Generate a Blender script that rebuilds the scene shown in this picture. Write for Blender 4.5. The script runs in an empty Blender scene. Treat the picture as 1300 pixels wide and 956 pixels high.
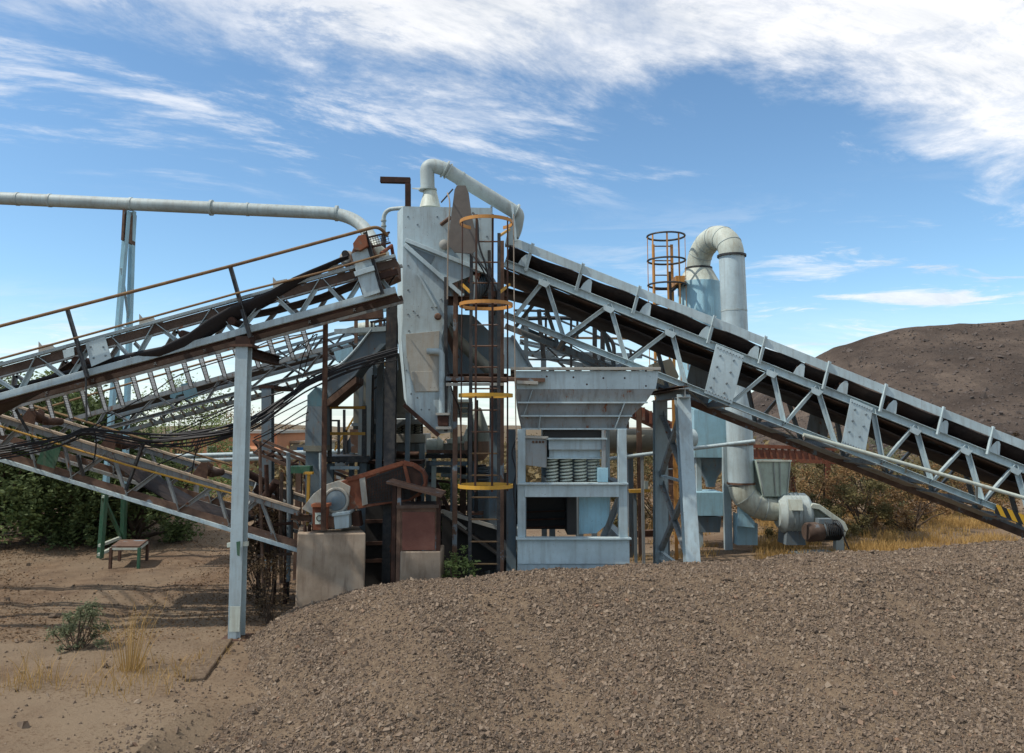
import bpy, math, random
import numpy as np
from mathutils import Vector, Matrix, noise, Quaternion
random.seed(7); RNG = np.random.default_rng(11)
scene = bpy.context.scene
COL = scene.collection
PI = math.pi
# ------------------------------------------------------------------ camera model
F = 1010.0; CX = 650.0; CY = 433.0; CH = 2.5; PITCH = math.atan(107/1010)
cp, sp = math.cos(PITCH), math.sin(PITCH)
def P(px, py, d):
    u = (px-CX)/F; v = (CY-py)/F
    t = d/(cp - v*sp)
    return Vector((u*t, d, CH + (sp + v*cp)*t))
def M(px, d):            # pixels at depth d -> metres
    return px*d/F
def G(px, d, z=0.0):     # ground point at depth d in pixel column px
    k = d
    return Vector(((px-CX)/F*k, d, z))
# ------------------------------------------------------------------ mesh builder
class MB:
    def __init__(s): s.v=[]; s.f=[]; s.k=[]
    def add(s, vs, fs):
        n=len(s.v); s.k.append((n,len(s.f))); s.v += [tuple(q) for q in vs]; s.f += [tuple(i+n for i in f) for f in fs]; return s
    def prism(s, pts, vec):
        pts=[Vector(p) for p in pts]; vec=Vector(vec); n=len(pts)
        s.add(pts+[p+vec for p in pts], [tuple(range(n)), tuple(range(2*n-1,n-1,-1))]+[(i,(i+1)%n,n+(i+1)%n,n+i) for i in range(n)]); return s
    def ext(s, prof, a, b, up=(0,0,1)):
        a=Vector(a); b=Vector(b); d=(b-a).normalized(); up=Vector(up)
        side=d.cross(up)
        if side.length<1e-4: side=d.cross(Vector((0,1,0)))
        side.normalize(); u=side.cross(d).normalized()
        return s.prism([a+side*x+u*y for x,y in prof], b-a)
    def bar(s, a, b, w, h=None, up=(0,0,1)):
        h=h or w
        return s.ext([(-w/2,-h/2),(w/2,-h/2),(w/2,h/2),(-w/2,h/2)], a, b, up)
    def box(s, x0,x1,y0,y1,z0,z1):
        return s.prism([(x0,y0,z0),(x1,y0,z0),(x1,y1,z0),(x0,y1,z0)], (0,0,z1-z0))
    def tube(s, pts, r, n=12, closed=False, caps=True):
        pts=[Vector(p) for p in pts]; m=len(pts)
        rs=r if isinstance(r,(list,tuple)) else [r]*m
        T=[]
        for i in range(m):
            if closed: t=pts[(i+1)%m]-pts[i-1]
            else: t=pts[min(i+1,m-1)]-pts[max(i-1,0)]
            T.append(t.normalized())
        nn=T[0].orthogonal().normalized(); V=[];Fa=[]
        for i in range(m):
            if i: 
                q=T[i-1].rotation_difference(T[i]); nn=q@nn
            nn=(nn-T[i]*nn.dot(T[i])).normalized(); bb=T[i].cross(nn)
            for k in range(n):
                an=2*PI*k/n; V.append(pts[i]+(nn*math.cos(an)+bb*math.sin(an))*rs[i])
        for i in range(m if closed else m-1):
            j=(i+1)%m
            for k in range(n): Fa.append((i*n+k,i*n+(k+1)%n,j*n+(k+1)%n,j*n+k))
        if caps and not closed: Fa += [tuple(range(n)), tuple(range((m-1)*n,m*n))]
        return s.add(V,Fa)
    def lathe(s, o, axis, prof, n=28):      # prof: (r,h)
        o=Vector(o); ax=Vector(axis).normalized(); p=ax.orthogonal().normalized(); q=ax.cross(p)
        V=[];Fa=[]; m=len(prof)
        for r,h in prof:
            for k in range(n):
                an=2*PI*k/n; V.append(o+ax*h+(p*math.cos(an)+q*math.sin(an))*max(r,1e-4))
        for i in range(m-1):
            for k in range(n): Fa.append((i*n+k,i*n+(k+1)%n,(i+1)*n+(k+1)%n,(i+1)*n+k))
        Fa += [tuple(range(n)), tuple(range((m-1)*n,m*n))]
        return s.add(V,Fa)
    def bolt(s, c, nrm=(0,-1,0), r=.014, h=.012):
        return s.lathe(c, nrm, [(r,0),(r,h*.7),(r*.7,h)], 6)
    def ring(s, c, r, tr, axis=(0,0,1), n=32, m=6):
        ax=Vector(axis).normalized(); p=ax.orthogonal().normalized(); q=ax.cross(p); c=Vector(c)
        return s.tube([c+(p*math.cos(2*PI*k/n)+q*math.sin(2*PI*k/n))*r for k in range(n)], tr, m, closed=True)
    def sheet(s, grid):                     # grid[i][j] of points
        a=len(grid); b=len(grid[0]); V=[p for row in grid for p in row]
        return s.add(V,[(i*b+j,i*b+j+1,(i+1)*b+j+1,(i+1)*b+j) for i in range(a-1) for j in range(b-1)])
    def build(s, name, mat, parent=None, bevel=0, solid=0, smooth=True, split=False):
        if split and len(s.k)>1:
            ks=s.k+[(len(s.v),len(s.f))]; r=None
            for (v0,f0),(v1,f1) in zip(ks,ks[1:]):
                q=MB(); q.v=s.v[v0:v1]; q.f=[tuple(i-v0 for i in f) for f in s.f[f0:f1]]; r=q.build(name,mat,parent,bevel,solid,smooth)
            return r
        me=bpy.data.meshes.new(name)
        off=OFF.get(parent.name, Vector()) if parent else Vector()
        me.from_pydata([(x-off.x,y-off.y,z-off.z) for x,y,z in s.v],[],s.f)
        if len(s.v)<60000:
            import bmesh
            bm=bmesh.new(); bm.from_mesh(me); bmesh.ops.recalc_face_normals(bm,faces=bm.faces); bm.to_mesh(me); bm.free()
        if smooth:
            me.polygons.foreach_set('use_smooth',[True]*len(me.polygons)); me.set_sharp_from_angle(angle=math.radians(38))
        me.materials.append(mat)
        o=bpy.data.objects.new(name,me); COL.objects.link(o)
        if parent: o.parent=parent; OFF[o.name]=off
        if solid:
            m=o.modifiers.new('s','SOLIDIFY'); m.thickness=solid; m.offset=0
        if bevel:
            m=o.modifiers.new('b','BEVEL'); m.width=bevel; m.segments=2; m.limit_method='ANGLE'; m.angle_limit=math.radians(50)
        return o
OFF={}
def thing(name,label,cat,loc,group=None):
    o=bpy.data.objects.new(name,None); COL.objects.link(o); o.location=loc; o.empty_display_size=.3
    o['label']=label; o['category']=cat; o['kind']='thing'
    if group: o['group']=group
    OFF[o.name]=Vector(loc); return o
def tag(o,label,cat,group=None):
    o['label']=label; o['category']=cat; o['kind']='thing'
    if group: o['group']=group
    return o
def setorigin(o,loc):      # move a lone mesh's origin to its base
    loc=Vector(loc); o.data.transform(Matrix.Translation(-loc)); o.location=loc; return o
def arcpts(c,p,q,r,a0,a1,n=12):
    return [Vector(c)+(Vector(p)*math.cos(a0+(a1-a0)*k/n)+Vector(q)*math.sin(a0+(a1-a0)*k/n))*r for k in range(n+1)]
def fillet(pts, r, n=8):   # round the corners of a polyline
    pts=[Vector(p) for p in pts]; out=[pts[0]]
    for i in range(1,len(pts)-1):
        a,b,c=pts[i-1],pts[i],pts[i+1]
        d1=(a-b); d2=(c-b); rr=min(r,d1.length*.49,d2.length*.49)
        s=b+d1.normalized()*rr; e=b+d2.normalized()*rr
        for k in range(n+1):
            t=k/n; out.append(s*(1-t)**2+b*2*t*(1-t)+e*t*t)
    out.append(pts[-1]); return out
# ------------------------------------------------------------------ profiles
def prof_I(w,h,t=.012): return [(-w/2,-h/2),(w/2,-h/2),(w/2,-h/2+t),(t/2,-h/2+t),(t/2,h/2-t),(w/2,h/2-t),(w/2,h/2),(-w/2,h/2),(-w/2,h/2-t),(-t/2,h/2-t),(-t/2,-h/2+t),(-w/2,-h/2+t)]
def prof_C(w,h,t=.010,flip=1): return [(x*flip,y) for x,y in [(-w/2,-h/2),(w/2,-h/2),(w/2,-h/2+t),(-w/2+t,-h/2+t),(-w/2+t,h/2-t),(w/2,h/2-t),(w/2,h/2),(-w/2,h/2)]]
def prof_L(w,t=.008): return [(-w/2,-w/2),(w/2,-w/2),(w/2,-w/2+t),(-w/2+t,-w/2+t),(-w/2+t,w/2),(-w/2,w/2)]
# ------------------------------------------------------------------ materials
def lin(h):
    c=[int(h[i:i+2],16)/255 for i in (0,2,4)]
    return tuple((x/12.92 if x<=.04045 else ((x+.055)/1.055)**2.4) for x in c)+(1,)
class NT:
    def __init__(s,name):
        s.m=bpy.data.materials.new(name); s.m.use_nodes=True; s.t=s.m.node_tree; s.n=s.t.nodes; s.l=s.t.links
        s.b=s.n['Principled BSDF']
    def nd(s,ty,**k):
        q=s.n.new(ty)
        for a,b in k.items(): setattr(q,a,b)
        return q
    def tc(s,scale=(1,1,1),world=False,rot=(0,0,0)):
        mp=s.nd('ShaderNodeMapping'); mp.inputs['Scale'].default_value=scale; mp.inputs['Rotation'].default_value=rot
        if world: g=s.nd('ShaderNodeNewGeometry'); s.l.new(g.outputs['Position'],mp.inputs[0])
        else: g=s.nd('ShaderNodeTexCoord'); s.l.new(g.outputs['Object'],mp.inputs[0])
        return mp.outputs[0]
    def noise(s,vec,scale,detail=6,rough=.6,dist=0):
        q=s.nd('ShaderNodeTexNoise'); q.inputs['Scale'].default_value=scale; q.inputs['Detail'].default_value=detail; q.inputs['Roughness'].default_value=rough; q.inputs['Distortion'].default_value=dist
        s.l.new(vec,q.inputs['Vector']); return q.outputs[0]
    def ramp(s,fac,stops):
        r=s.nd('ShaderNodeValToRGB'); e=r.color_ramp.elements
        while len(e)<len(stops): e.new(.5)
        for i,(p,c) in enumerate(stops):
            e[i].position=p; e[i].color=c if not isinstance(c,(int,float)) else (c,c,c,1)
        s.l.new(fac,r.inputs[0]); return r.outputs[0]
    def mix(s,fac,a,b,mode='MIX'):
        q=s.nd('ShaderNodeMix',data_type='RGBA',blend_type=mode)
        for i,x in ((0,fac),(6,a),(7,b)):
            if isinstance(x,(int,float)): q.inputs[i].default_value=x
            elif isinstance(x,tuple): q.inputs[i].default_value=x
            else: s.l.new(x,q.inputs[i])
        return q.outputs[2]
    def math(s,op,a,b=0):
        q=s.nd('ShaderNodeMath',operation=op)
        for i,x in ((0,a),(1,b)):
            if isinstance(x,(int,float)): q.inputs[i].default_value=x
            else: s.l.new(x,q.inputs[i])
        return q.outputs[0]
    def out(s,col,rough=.6,metal=0,bump=None,bs=.3,bd=.01,spec=.35):
        if isinstance(col,tuple): s.b.inputs['Base Color'].default_value=col
        else: s.l.new(col,s.b.inputs['Base Color'])
        if isinstance(rough,(int,float)): s.b.inputs['Roughness'].default_value=rough
        else: s.l.new(rough,s.b.inputs['Roughness'])
        s.b.inputs['Metallic'].default_value=metal; s.b.inputs['Specular IOR Level'].default_value=spec
        if bump is not None:
            q=s.nd('ShaderNodeBump'); q.inputs['Strength'].default_value=bs; q.inputs['Distance'].default_value=bd
            s.l.new(bump,q.inputs['Height']); s.l.new(q.outputs[0],s.b.inputs['Normal'])
        return s.m
def painted(name, base, rust=.35, dirt=.4, dirtcol='6e655a', rustcol='6b3a22', rough=.55, seed=0):
    t=NT(name); c=t.tc(); 
    mp=t.nd('ShaderNodeMapping'); mp.inputs['Location'].default_value=(seed*3.1,seed*1.7,seed); t.l.new(c,mp.inputs[0]); c=mp.outputs[0]
    streak=t.nd('ShaderNodeMapping'); streak.inputs['Scale'].default_value=(9,9,.9); t.l.new(c,streak.inputs[0])
    big=t.noise(c,1.6,5,.6); fine=t.noise(c,14,8,.7); st=t.noise(streak.outputs[0],1.5,6,.65)
    b=lin(base); dk=tuple(x*.78 for x in b[:3])+(1,); lt=tuple(min(1,x*1.12) for x in b[:3])+(1,)
    col=t.mix(t.ramp(big,[(.3,0),(.7,1)]),dk,lt)
    dm=t.math('MULTIPLY',t.ramp(st,[(.48,0),(.72,1)]),dirt)
    col=t.mix(dm,col,lin(dirtcol))
    col=t.mix(t.math('MULTIPLY',t.ramp(fine,[(.4,0),(.75,.6)]),dirt*.8),col,lin('8a7f70'))
    rn=t.math('ADD',t.math('MULTIPLY',fine,.55),t.math('MULTIPLY',st,.45))
    th=.70-.16*rust
    rm=t.ramp(rn,[(th,0),(th+.035,1)])
    rc=t.mix(t.noise(c,40,4,.6),lin(rustcol),lin('85553a'))
    col=t.mix(rm,col,rc)
    run=t.nd('ShaderNodeMapping'); run.inputs['Scale'].default_value=(26,26,1.1); t.l.new(c,run.inputs[0]); rr=t.noise(run.outputs[0],1.2,4,.6)
    rmk=t.math('MULTIPLY',t.ramp(rr,[(.60,0),(.72,1)]),t.ramp(t.noise(c,2.3,3,.5),[(.50,0),(.62,.35+.3*rust)])); col=t.mix(rmk,col,lin('7a5238'))
    chip=t.ramp(t.noise(c,55,3,.6),[(.69,0),(.71,.75)]); col=t.mix(chip,col,lin('4d3b30'))
    rg=t.mix(rm,(rough,)*3+(1,),(.9,.9,.9,1))
    return t.out(col,rg,0,t.math('SUBTRACT',t.math('MULTIPLY',fine,.4),rm),.25,.004)
def rusty(name,a,b,c,rough=.85,paint=None,amt=.3,scale=6):
    t=NT(name); v=t.tc(); n1=t.noise(v,scale,8,.7); n2=t.noise(v,scale*5,5,.6)
    col=t.ramp(n1,[(.3,lin(a)),(.5,lin(b)),(.7,lin(c))]); col=t.mix(t.math('MULTIPLY',n2,.5),col,lin(a))
    if paint: col=t.mix(t.ramp(t.noise(v,3,6,.7),[(.62-amt*.3,0),(.66-amt*.3,1)]),col,lin(paint))
    return t.out(col,rough,0,n2,.4,.004)
MT={}
MT['blue']=painted('blue grey paint','a4b5b9',.35,.45)
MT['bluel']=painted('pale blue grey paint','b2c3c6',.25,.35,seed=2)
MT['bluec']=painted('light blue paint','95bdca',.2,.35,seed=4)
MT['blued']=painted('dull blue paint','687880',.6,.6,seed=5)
MT['blues']=painted('dusty and shaded blue grey paint','888f90',.75,.8,dirtcol='5b4f45',seed=6)  # dusty tone, also used as the shaded copy of paler paint
MT['teal']=painted('teal paint','557a84',.3,.4,seed=7)
MT['cream']=painted('weathered cream paint','bcc3b6',.3,.6,dirtcol='8c8570',seed=8)
MT['duct']=painted('pale duct paint','a9b5b3',.2,.5,dirtcol='7f7a6c',seed=9)
MT['olive']=painted('olive grey dusty metal','77776a',.4,.7,seed=10)
MT['dusty']=painted('dusty plate','a09f96',.3,.8,dirtcol='9c8d78',seed=11)
MT['yellow']=painted('faded yellow paint','b88a2a',.5,.4,seed=12)
MT['yellowb']=painted('bright yellow paint','bd8f2a',.15,.3,seed=13)
MT['orange']=painted('orange yellow paint','b9803a',.5,.3,seed=14)
MT['green']=painted('green paint','2d5a42',.3,.4,seed=15)
MT['black']=painted('dark steel paint','24282c',.5,.5,dirtcol='40382f',seed=16)
MT['railrust']=rusty('rusty yellow rail','604a34','80664a','967a50')
MT['rust']=rusty('rusty steel','382820','584034','755a46')
MT['rustd']=rusty('dark rusty steel','241812','3a251b','55362a')
MT['rustbrown']=rusty('brown rusty sheet','4a3a30','6a5142','7f6552',paint='6f7a80',amt=.12)
MT['browngrey']=rusty('rust stained grey steel','3b2f28','54443a','6b5c50',paint='62666a',amt=.05,scale=3)
MT['redguard']=rusty('red orange faded guard','5c3527','784631','8f5c40',paint='6f5a4c',amt=.2,scale=4)
MT['redpanel']=rusty('faded red panel','5c3a31','6c463b','7a5649',scale=3)
def rubber():
    t=NT('worn black rubber'); v=t.tc((1,1,1)); n=t.noise(v,8,8,.7); s=t.noise(v,1.2,4,.6)
    col=t.mix(t.ramp(n,[(.4,0),(.8,1)]),lin('232022'),lin('443b38')); col=t.mix(t.math('MULTIPLY',t.ramp(s,[(.45,0),(.65,1)]),.5),col,lin('4e3f35'))
    return t.out(col,.75,0,n,.3,.004,.25)
MT['rubber']=rubber()
def simple(name,c,rough=.8,bump=0,sc=20):
    t=NT(name); v=t.tc(); n=t.noise(v,sc,6,.65); b=lin(c)
    col=t.mix(n,tuple(x*.7 for x in b[:3])+(1,),tuple(min(1,x*1.3) for x in b[:3])+(1,))
    return t.out(col,rough,0,n if bump else None,bump,.01)
MT['blackbelt']=simple('black torn belt','211f21',.7,.3,10)
MT['cable']=simple('black cable','1c1b1d',.6)
MT['oldbelt']=simple('old grey canvas belt','67615b',.9,.4,9)
MT['tan']=simple('dusty tan board','a3917c',.9,.3,8)
MT['wire']=simple('rope','8d8173',.8)
MT['dark']=simple('dark steel and shade','2a2826',.7)  # plain dark tone, also put on plates that imitate shade
def concrete():
    t=NT('stained concrete'); v=t.tc(); st=t.tc((5,5,.8)); a=t.noise(v,2.2,7,.65); b=t.noise(st,2,6,.6); f=t.noise(v,35,6,.7)
    col=t.ramp(a,[(.3,lin('7d6c5a')),(.55,lin('9c8b78')),(.75,lin('aa9d8c'))]); col=t.mix(t.math('MULTIPLY',t.ramp(b,[(.5,0),(.7,1)]),.55),col,lin('5c4636')); col=t.mix(t.math('MULTIPLY',t.ramp(f,[(.6,0),(.75,1)]),.5),col,lin('4f463d'))
    return t.out(col,.92,0,f,.5,.006)
MT['concrete']=concrete()
def brickw(name,c): 
    t=NT(name); v=t.tc(); n=t.noise(v,1.5,6,.6); b=lin(c)
    return t.out(t.mix(n,tuple(x*.75 for x in b[:3])+(1,),tuple(x*1.15 for x in b[:3])+(1,)),.9)
MT['terra']=brickw('terracotta plaster wall','b07a58')
MT['paleplaster']=brickw('pale plaster','a09a88')
def gravelmat(name,a,b,c):
    t=NT(name); v=t.tc(world=True); n=t.noise(v,1.1,6,.6); m=t.noise(v,22,5,.6); f=t.noise(v,90,5,.7)
    col=t.ramp(m,[(.3,lin(a)),(.5,lin(b)),(.72,lin(c))]); col=t.mix(t.math('MULTIPLY',t.ramp(n,[(.45,0),(.65,1)]),.5),col,lin('85725d'))
    return t.out(col,.95,0,t.math('ADD',m,t.math('MULTIPLY',f,.5)),.9,.03,.15)
MT['gravel']=gravelmat('gravel dirt','5a4a3d','70604f','84735f')
def rockmat():
    t=NT('gravel stones'); g=t.nd('ShaderNodeNewGeometry'); r=g.outputs['Random Per Island']
    col=t.ramp(r,[(0,lin('4f453c')),(.3,lin('685a4d')),(.6,lin('7b6b5c')),(.95,lin('938371')),(1,lin('80634f'))])
    v=t.tc(world=True); n=t.noise(v,60,5,.7); col=t.mix(t.math('MULTIPLY',n,.5),col,lin('6f6052')); 
    return t.out(col,.95,0,n,.4,.01,.15)
MT['rock']=rockmat()
def groundmat():
    t=NT('dry dirt ground'); v=t.tc(world=True); big=t.noise(v,.35,6,.6); mid=t.noise(v,2.5,7,.65); f=t.noise(v,26,6,.75); 
    col=t.ramp(mid,[(.32,lin('56463a')),(.5,lin('6f5c4a')),(.7,lin('84705b'))]); col=t.mix(t.ramp(big,[(.42,0),(.6,1)]),col,lin('7f6f5c'))
    leaf=t.ramp(f,[(.52,0),(.62,1)]); lm=t.ramp(t.noise(v,.8,4,.6),[(.42,0),(.56,1)])
    col=t.mix(t.math('MULTIPLY',leaf,t.math('MULTIPLY',lm,.75)),col,lin('4f3b2c')); 
    return t.out(col,.95,0,t.math('ADD',mid,f),.7,.03,.1)
MT['ground']=groundmat()
def hillmat():
    t=NT('spoil heap earth'); v=t.tc((1,1,1),world=True); st=t.nd('ShaderNodeMapping'); st.inputs['Scale'].default_value=(1,.25,.25); st.inputs['Rotation'].default_value=(0,0,.5); t.l.new(v,st.inputs[0])
    a=t.noise(v,.12,8,.7); b=t.noise(st.outputs[0],.6,7,.65); f=t.noise(v,2.2,6,.75)
    col=t.ramp(a,[(.35,lin('463d37')),(.5,lin('594e46')),(.66,lin('75675b'))]); col=t.mix(t.math('MULTIPLY',t.ramp(b,[(.5,0),(.7,1)]),.6),col,lin('423c38')); col=t.mix(t.ramp(f,[(.66,0),(.72,.7)]),col,lin('847666')); 
    return t.out(col,.95,0,t.math('ADD',b,f),1,.35,.1)
MT['hill']=hillmat()
def leafmat(name,a,b,tr=.25):
    t=NT(name); g=t.nd('ShaderNodeNewGeometry'); r=g.outputs['Random Per Island']
    v=t.tc(world=True); n=t.noise(v,1.4,3,.5)
    col=t.mix(t.math('ADD',t.math('MULTIPLY',r,.6),t.math('MULTIPLY',n,.4)),lin(a),lin(b)); m=t.out(col,.7,spec=.2)
    tb=t.nd('ShaderNodeBsdfTranslucent'); t.l.new(col,tb.inputs[0]); mx=t.nd('ShaderNodeMixShader'); mx.inputs[0].default_value=tr
    t.l.new(t.b.outputs[0],mx.inputs[1]); t.l.new(tb.outputs[0],mx.inputs[2]); t.l.new(mx.outputs[0],t.n['Material Output'].inputs[0]); return m
MT['leafd']=leafmat('dark green leaves','3a472a','6e7b4c')
MT['leafl']=leafmat('light green leaves','566634','8c9a62')
MT['leafy']=leafmat('grey green leaves','5a6048','7f8465')
MT['scrub']=leafmat('brown green scrub leaves','4d4a30','7c7048')
MT['dry']=leafmat('dry straw','94753f','bd9c66')
MT['drybr']=leafmat('dry brown twigs','6b5238','94754e')
MT['vine']=leafmat('dry dark vine','3f3226','6b5840')
MT['bark']=simple('bark','4a3d32',.95,.6,15)
def hazard():
    t=NT('yellow black hazard stripes'); v=t.tc(rot=(0,.4,0)); w=t.nd('ShaderNodeTexWave'); w.wave_type='BANDS'; w.bands_direction='X'; w.inputs['Scale'].default_value=2.6; t.l.new(v,w.inputs[0])
    return t.out(t.ramp(w.outputs[1],[(.49,lin('23221f')),(.51,lin('c79a2a'))]),.7)
MT['hazard']=hazard()
MT['perf']=painted('slotted steel','6a7073',.5,.5,seed=20)
# ================================================================== camera, sky, sun
cam=bpy.data.cameras.new('camera'); co=bpy.data.objects.new('camera',cam); COL.objects.link(co); scene.camera=co
cam.sensor_width=36; cam.lens=36*F/1300; cam.shift_y=-45/1300; cam.clip_end=3000; cam.clip_start=.1
co.location=(0,0,CH); co.rotation_euler=(math.radians(90)+PITCH,0,0)
SUN_EL=math.radians(54); SUN_AZ=math.radians(-106)        # azimuth from +Y towards +X
sd=Vector((math.sin(SUN_AZ)*math.cos(SUN_EL), math.cos(SUN_AZ)*math.cos(SUN_EL), math.sin(SUN_EL)))
sl=bpy.data.lights.new('sun','SUN'); sl.energy=3.0; sl.angle=math.radians(.9); sl.color=(1,.94,.85)
so=bpy.data.objects.new('sun',sl); COL.objects.link(so); so.rotation_euler=sd.to_track_quat('Z','Y').to_euler(); so.location=(-20,-20,30)
w=bpy.data.worlds.new('World'); scene.world=w; w.use_nodes=True
nt=w.node_tree; N=nt.nodes; L=nt.links; bg=N['Background']; STR=.135; bg.inputs[1].default_value=STR
sky=N.new('ShaderNodeTexSky'); sky.sky_type='NISHITA'; sky.sun_disc=False; sky.sun_elevation=SUN_EL; sky.sun_rotation=SUN_AZ; sky.air_density=1.0; sky.dust_density=.6; sky.ozone_density=1.6; sky.altitude=900
tcn=N.new('ShaderNodeTexCoord'); sep=N.new('ShaderNodeSeparateXYZ'); L.new(tcn.outputs['Generated'],sep.inputs[0])
def mth(op,a,b=0,c=None,clamp=False):
    q=N.new('ShaderNodeMath'); q.operation=op; q.use_clamp=clamp
    for i,x in enumerate((a,b,c)):
        if x is None: continue
        if isinstance(x,(int,float)): q.inputs[i].default_value=x
        else: L.new(x,q.inputs[i])
    return q.outputs[0]
def sstep(x,a,b):
    q=N.new('ShaderNodeMapRange'); q.interpolation_type='SMOOTHSTEP'; L.new(x,q.inputs[0]); q.inputs[1].default_value=a; q.inputs[2].default_value=b; return q.outputs[0]
az=mth('ARCTAN2',sep.outputs[0],sep.outputs[1]); el=mth('ARCSINE',sep.outputs[2])
def wnoise(sx,sy,rot,scale,detail,rough,dist,off=0):
    cb=N.new('ShaderNodeCombineXYZ'); zz=mth('ADD',mth('MAXIMUM',sep.outputs[2],0),.12)
    L.new(mth('DIVIDE',sep.outputs[0],zz),cb.inputs[0]); L.new(mth('DIVIDE',sep.outputs[1],zz),cb.inputs[1]); cb.inputs[2].default_value=off
    r0=N.new('ShaderNodeMapping'); r0.inputs['Rotation'].default_value=(0,0,rot); L.new(cb.outputs[0],r0.inputs[0])
    mp=N.new('ShaderNodeMapping'); mp.inputs['Scale'].default_value=(sx,sy,1); L.new(r0.outputs[0],mp.inputs[0])
    n=N.new('ShaderNodeTexNoise'); n.inputs['Scale'].default_value=scale; n.inputs['Detail'].default_value=detail; n.inputs['Roughness'].default_value=rough; n.inputs['Distortion'].default_value=dist
    L.new(mp.outputs[0],n.inputs[0]); return n.outputs[0]
nA=wnoise(1,1,.3,1.3,10,.60,.4); nB=wnoise(.62,1.3,-.5,1.9,12,.68,.35,3.3); nC=wnoise(.7,1.4,.25,2.6,11,.66,.5,8)
nD=wnoise(1,1,0,.55,3,.5,0,5)
# edge of the big bank as a function of azimuth
edge=mth('SUBTRACT',.385,mth('MULTIPLY',sstep(az,.36,.62),.14)); edge=mth('ADD',edge,mth('MULTIPLY',sstep(az,-.25,-.6),.02))
dn=mth('ADD',mth('SUBTRACT',el,edge),mth('MULTIPLY',mth('SUBTRACT',nB,.5),.42)); dn=mth('ADD',dn,mth('MULTIPLY',mth('SUBTRACT',nA,.5),.22))
bank=sstep(dn,-.02,.10)
thin=mth('SUBTRACT',1,mth('MULTIPLY',sstep(az,-.12,-.45),.38))
hole=mth('SUBTRACT',1,mth('MULTIPLY',sstep(nA,.50,.66),.7))
nE=wnoise(.8,1.25,-.45,5.5,9,.7,.3,2.2); brk=mth('SUBTRACT',1,mth('MULTIPLY',sstep(nE,.47,.64),mth('ADD',.28,mth('MULTIPLY',sstep(az,.1,-.4),.4))))
bank=mth('MULTIPLY',mth('MULTIPLY',mth('MULTIPLY',bank,thin),hole),brk)
wisp=mth('MULTIPLY',sstep(mth('ADD',nB,mth('MULTIPLY',nD,.4)),.68,.86),sstep(el,.25,.33))
low=mth('MULTIPLY',sstep(nC,.50,.66),mth('MULTIPLY',sstep(el,.30,.14),sstep(az,-.2,.5)))
hz=mth('MULTIPLY',sstep(el,.17,-.01),.62)
lw=mth('MULTIPLY',mth('MULTIPLY',sstep(nC,.42,.66),sstep(el,.17,.07)),.75)
cl=mth('MAXIMUM',mth('MAXIMUM',bank,mth('MULTIPLY',wisp,.75)),mth('MAXIMUM',mth('MULTIPLY',low,.85),mth('MAXIMUM',hz,lw)))
cl=mth('MULTIPLY',cl,.95)
cc=N.new('ShaderNodeMix'); cc.data_type='RGBA'; L.new(sstep(nB,.35,.62),cc.inputs[0]); cc.inputs[6].default_value=(.60/STR,.63/STR,.67/STR,1); cc.inputs[7].default_value=(.84/STR,.84/STR,.85/STR,1)
tint=N.new('ShaderNodeMix'); tint.data_type='RGBA'; tint.blend_type='MULTIPLY'; tint.inputs[0].default_value=1; L.new(sky.outputs[0],tint.inputs[6]); tint.inputs[7].default_value=(.80,.97,1.0,1)
mx=N.new('ShaderNodeMix'); mx.data_type='RGBA'; L.new(cl,mx.inputs[0]); L.new(tint.outputs[2],mx.inputs[6]); L.new(cc.outputs[2],mx.inputs[7]); L.new(mx.outputs[2],bg.inputs[0])
vs=scene.view_settings; vs.view_transform='Standard'; vs.look='None'; vs.gamma=1; vs.exposure=.38; vs.use_curve_mapping=False
scene.cycles.max_bounces=6; scene.cycles.use_denoising=True
# ================================================================== terrain
def fbm(x,y,s,o=4,seed=0.):
    return noise.fractal(Vector((x*s+seed,y*s-seed,seed*.7)),1.0,2.0,o)
def pile_crest(X):
    return float(np.interp(X,[-3.2,-2.95,-2.62,-2.2,-1.6,-.9,0,.5,2.3,4.5,6.6,12],[-.2,.0,.24,.40,.53,.63,.73,.75,.81,.94,1.1,1.25]))
def pile_h(X,Y):
    zc=pile_crest(X+.12*math.sin(Y*2.1))
    Yf=8.95+.18*math.sin(X*1.3)+.1*math.sin(X*3.1+1)
    h=zc
    if X<-.6: Yf+= (-.6-X)*.12
    if Y<Yf: t=Yf-Y; h=zc-t*(max(zc,.05)+.32)/2.85
    bk=10.05
    if Y>bk: h=zc-.55*(Y-bk)
    h+=.05*fbm(X,Y,.9,4,2)+.022*fbm(X,Y,4,3,5)
    return h
def ground_h(X,Y):
    h=0
    u=min(1,max(0,(8.2-Y)/2.2)); v=min(1,max(0,(X+2.9)/.7)); h-=.75*u*u*(3-2*u)*v
    h+=.012*fbm(X,Y,2.6,3,4)
    for xr in (-5.2,-6.7): h-=.03*math.exp(-((X-xr+.12*(Y-10)+.1*math.sin(Y))/.16)**2)*(1 if 7<Y<20 else 0)
    d=math.hypot(X,Y)
    h+=.035*fbm(X,Y,.5,4,1)*min(1,Y/6 if Y>0 else 0)
    # leaf covered bank far left
    h+= .55*math.exp(-((X+8.5)/3.2)**2-((Y-21)/3.0)**2)
    h+= .3*math.exp(-((X-11)/5)**2-((Y-20)/3.5)**2)
    return h
def axis(lim,step,growth,n):
    a=[0]; s=step
    while a[-1]<lim:
        a.append(a[-1]+s)
        if len(a)>n: s*=growth
    return a
ax=axis(700,.10,1.12,120); xs=[-v for v in ax[:0:-1]]+ax
ys=[-v for v in axis(300,.6,1.4,5)[:0:-1]]+axis(900,.10,1.10,230)
mb=MB(); mb.sheet([[Vector((x,y,ground_h(x,y))) for x in xs] for y in ys])
o=mb.build('ground',MT['ground']); o['kind']='structure'
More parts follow.
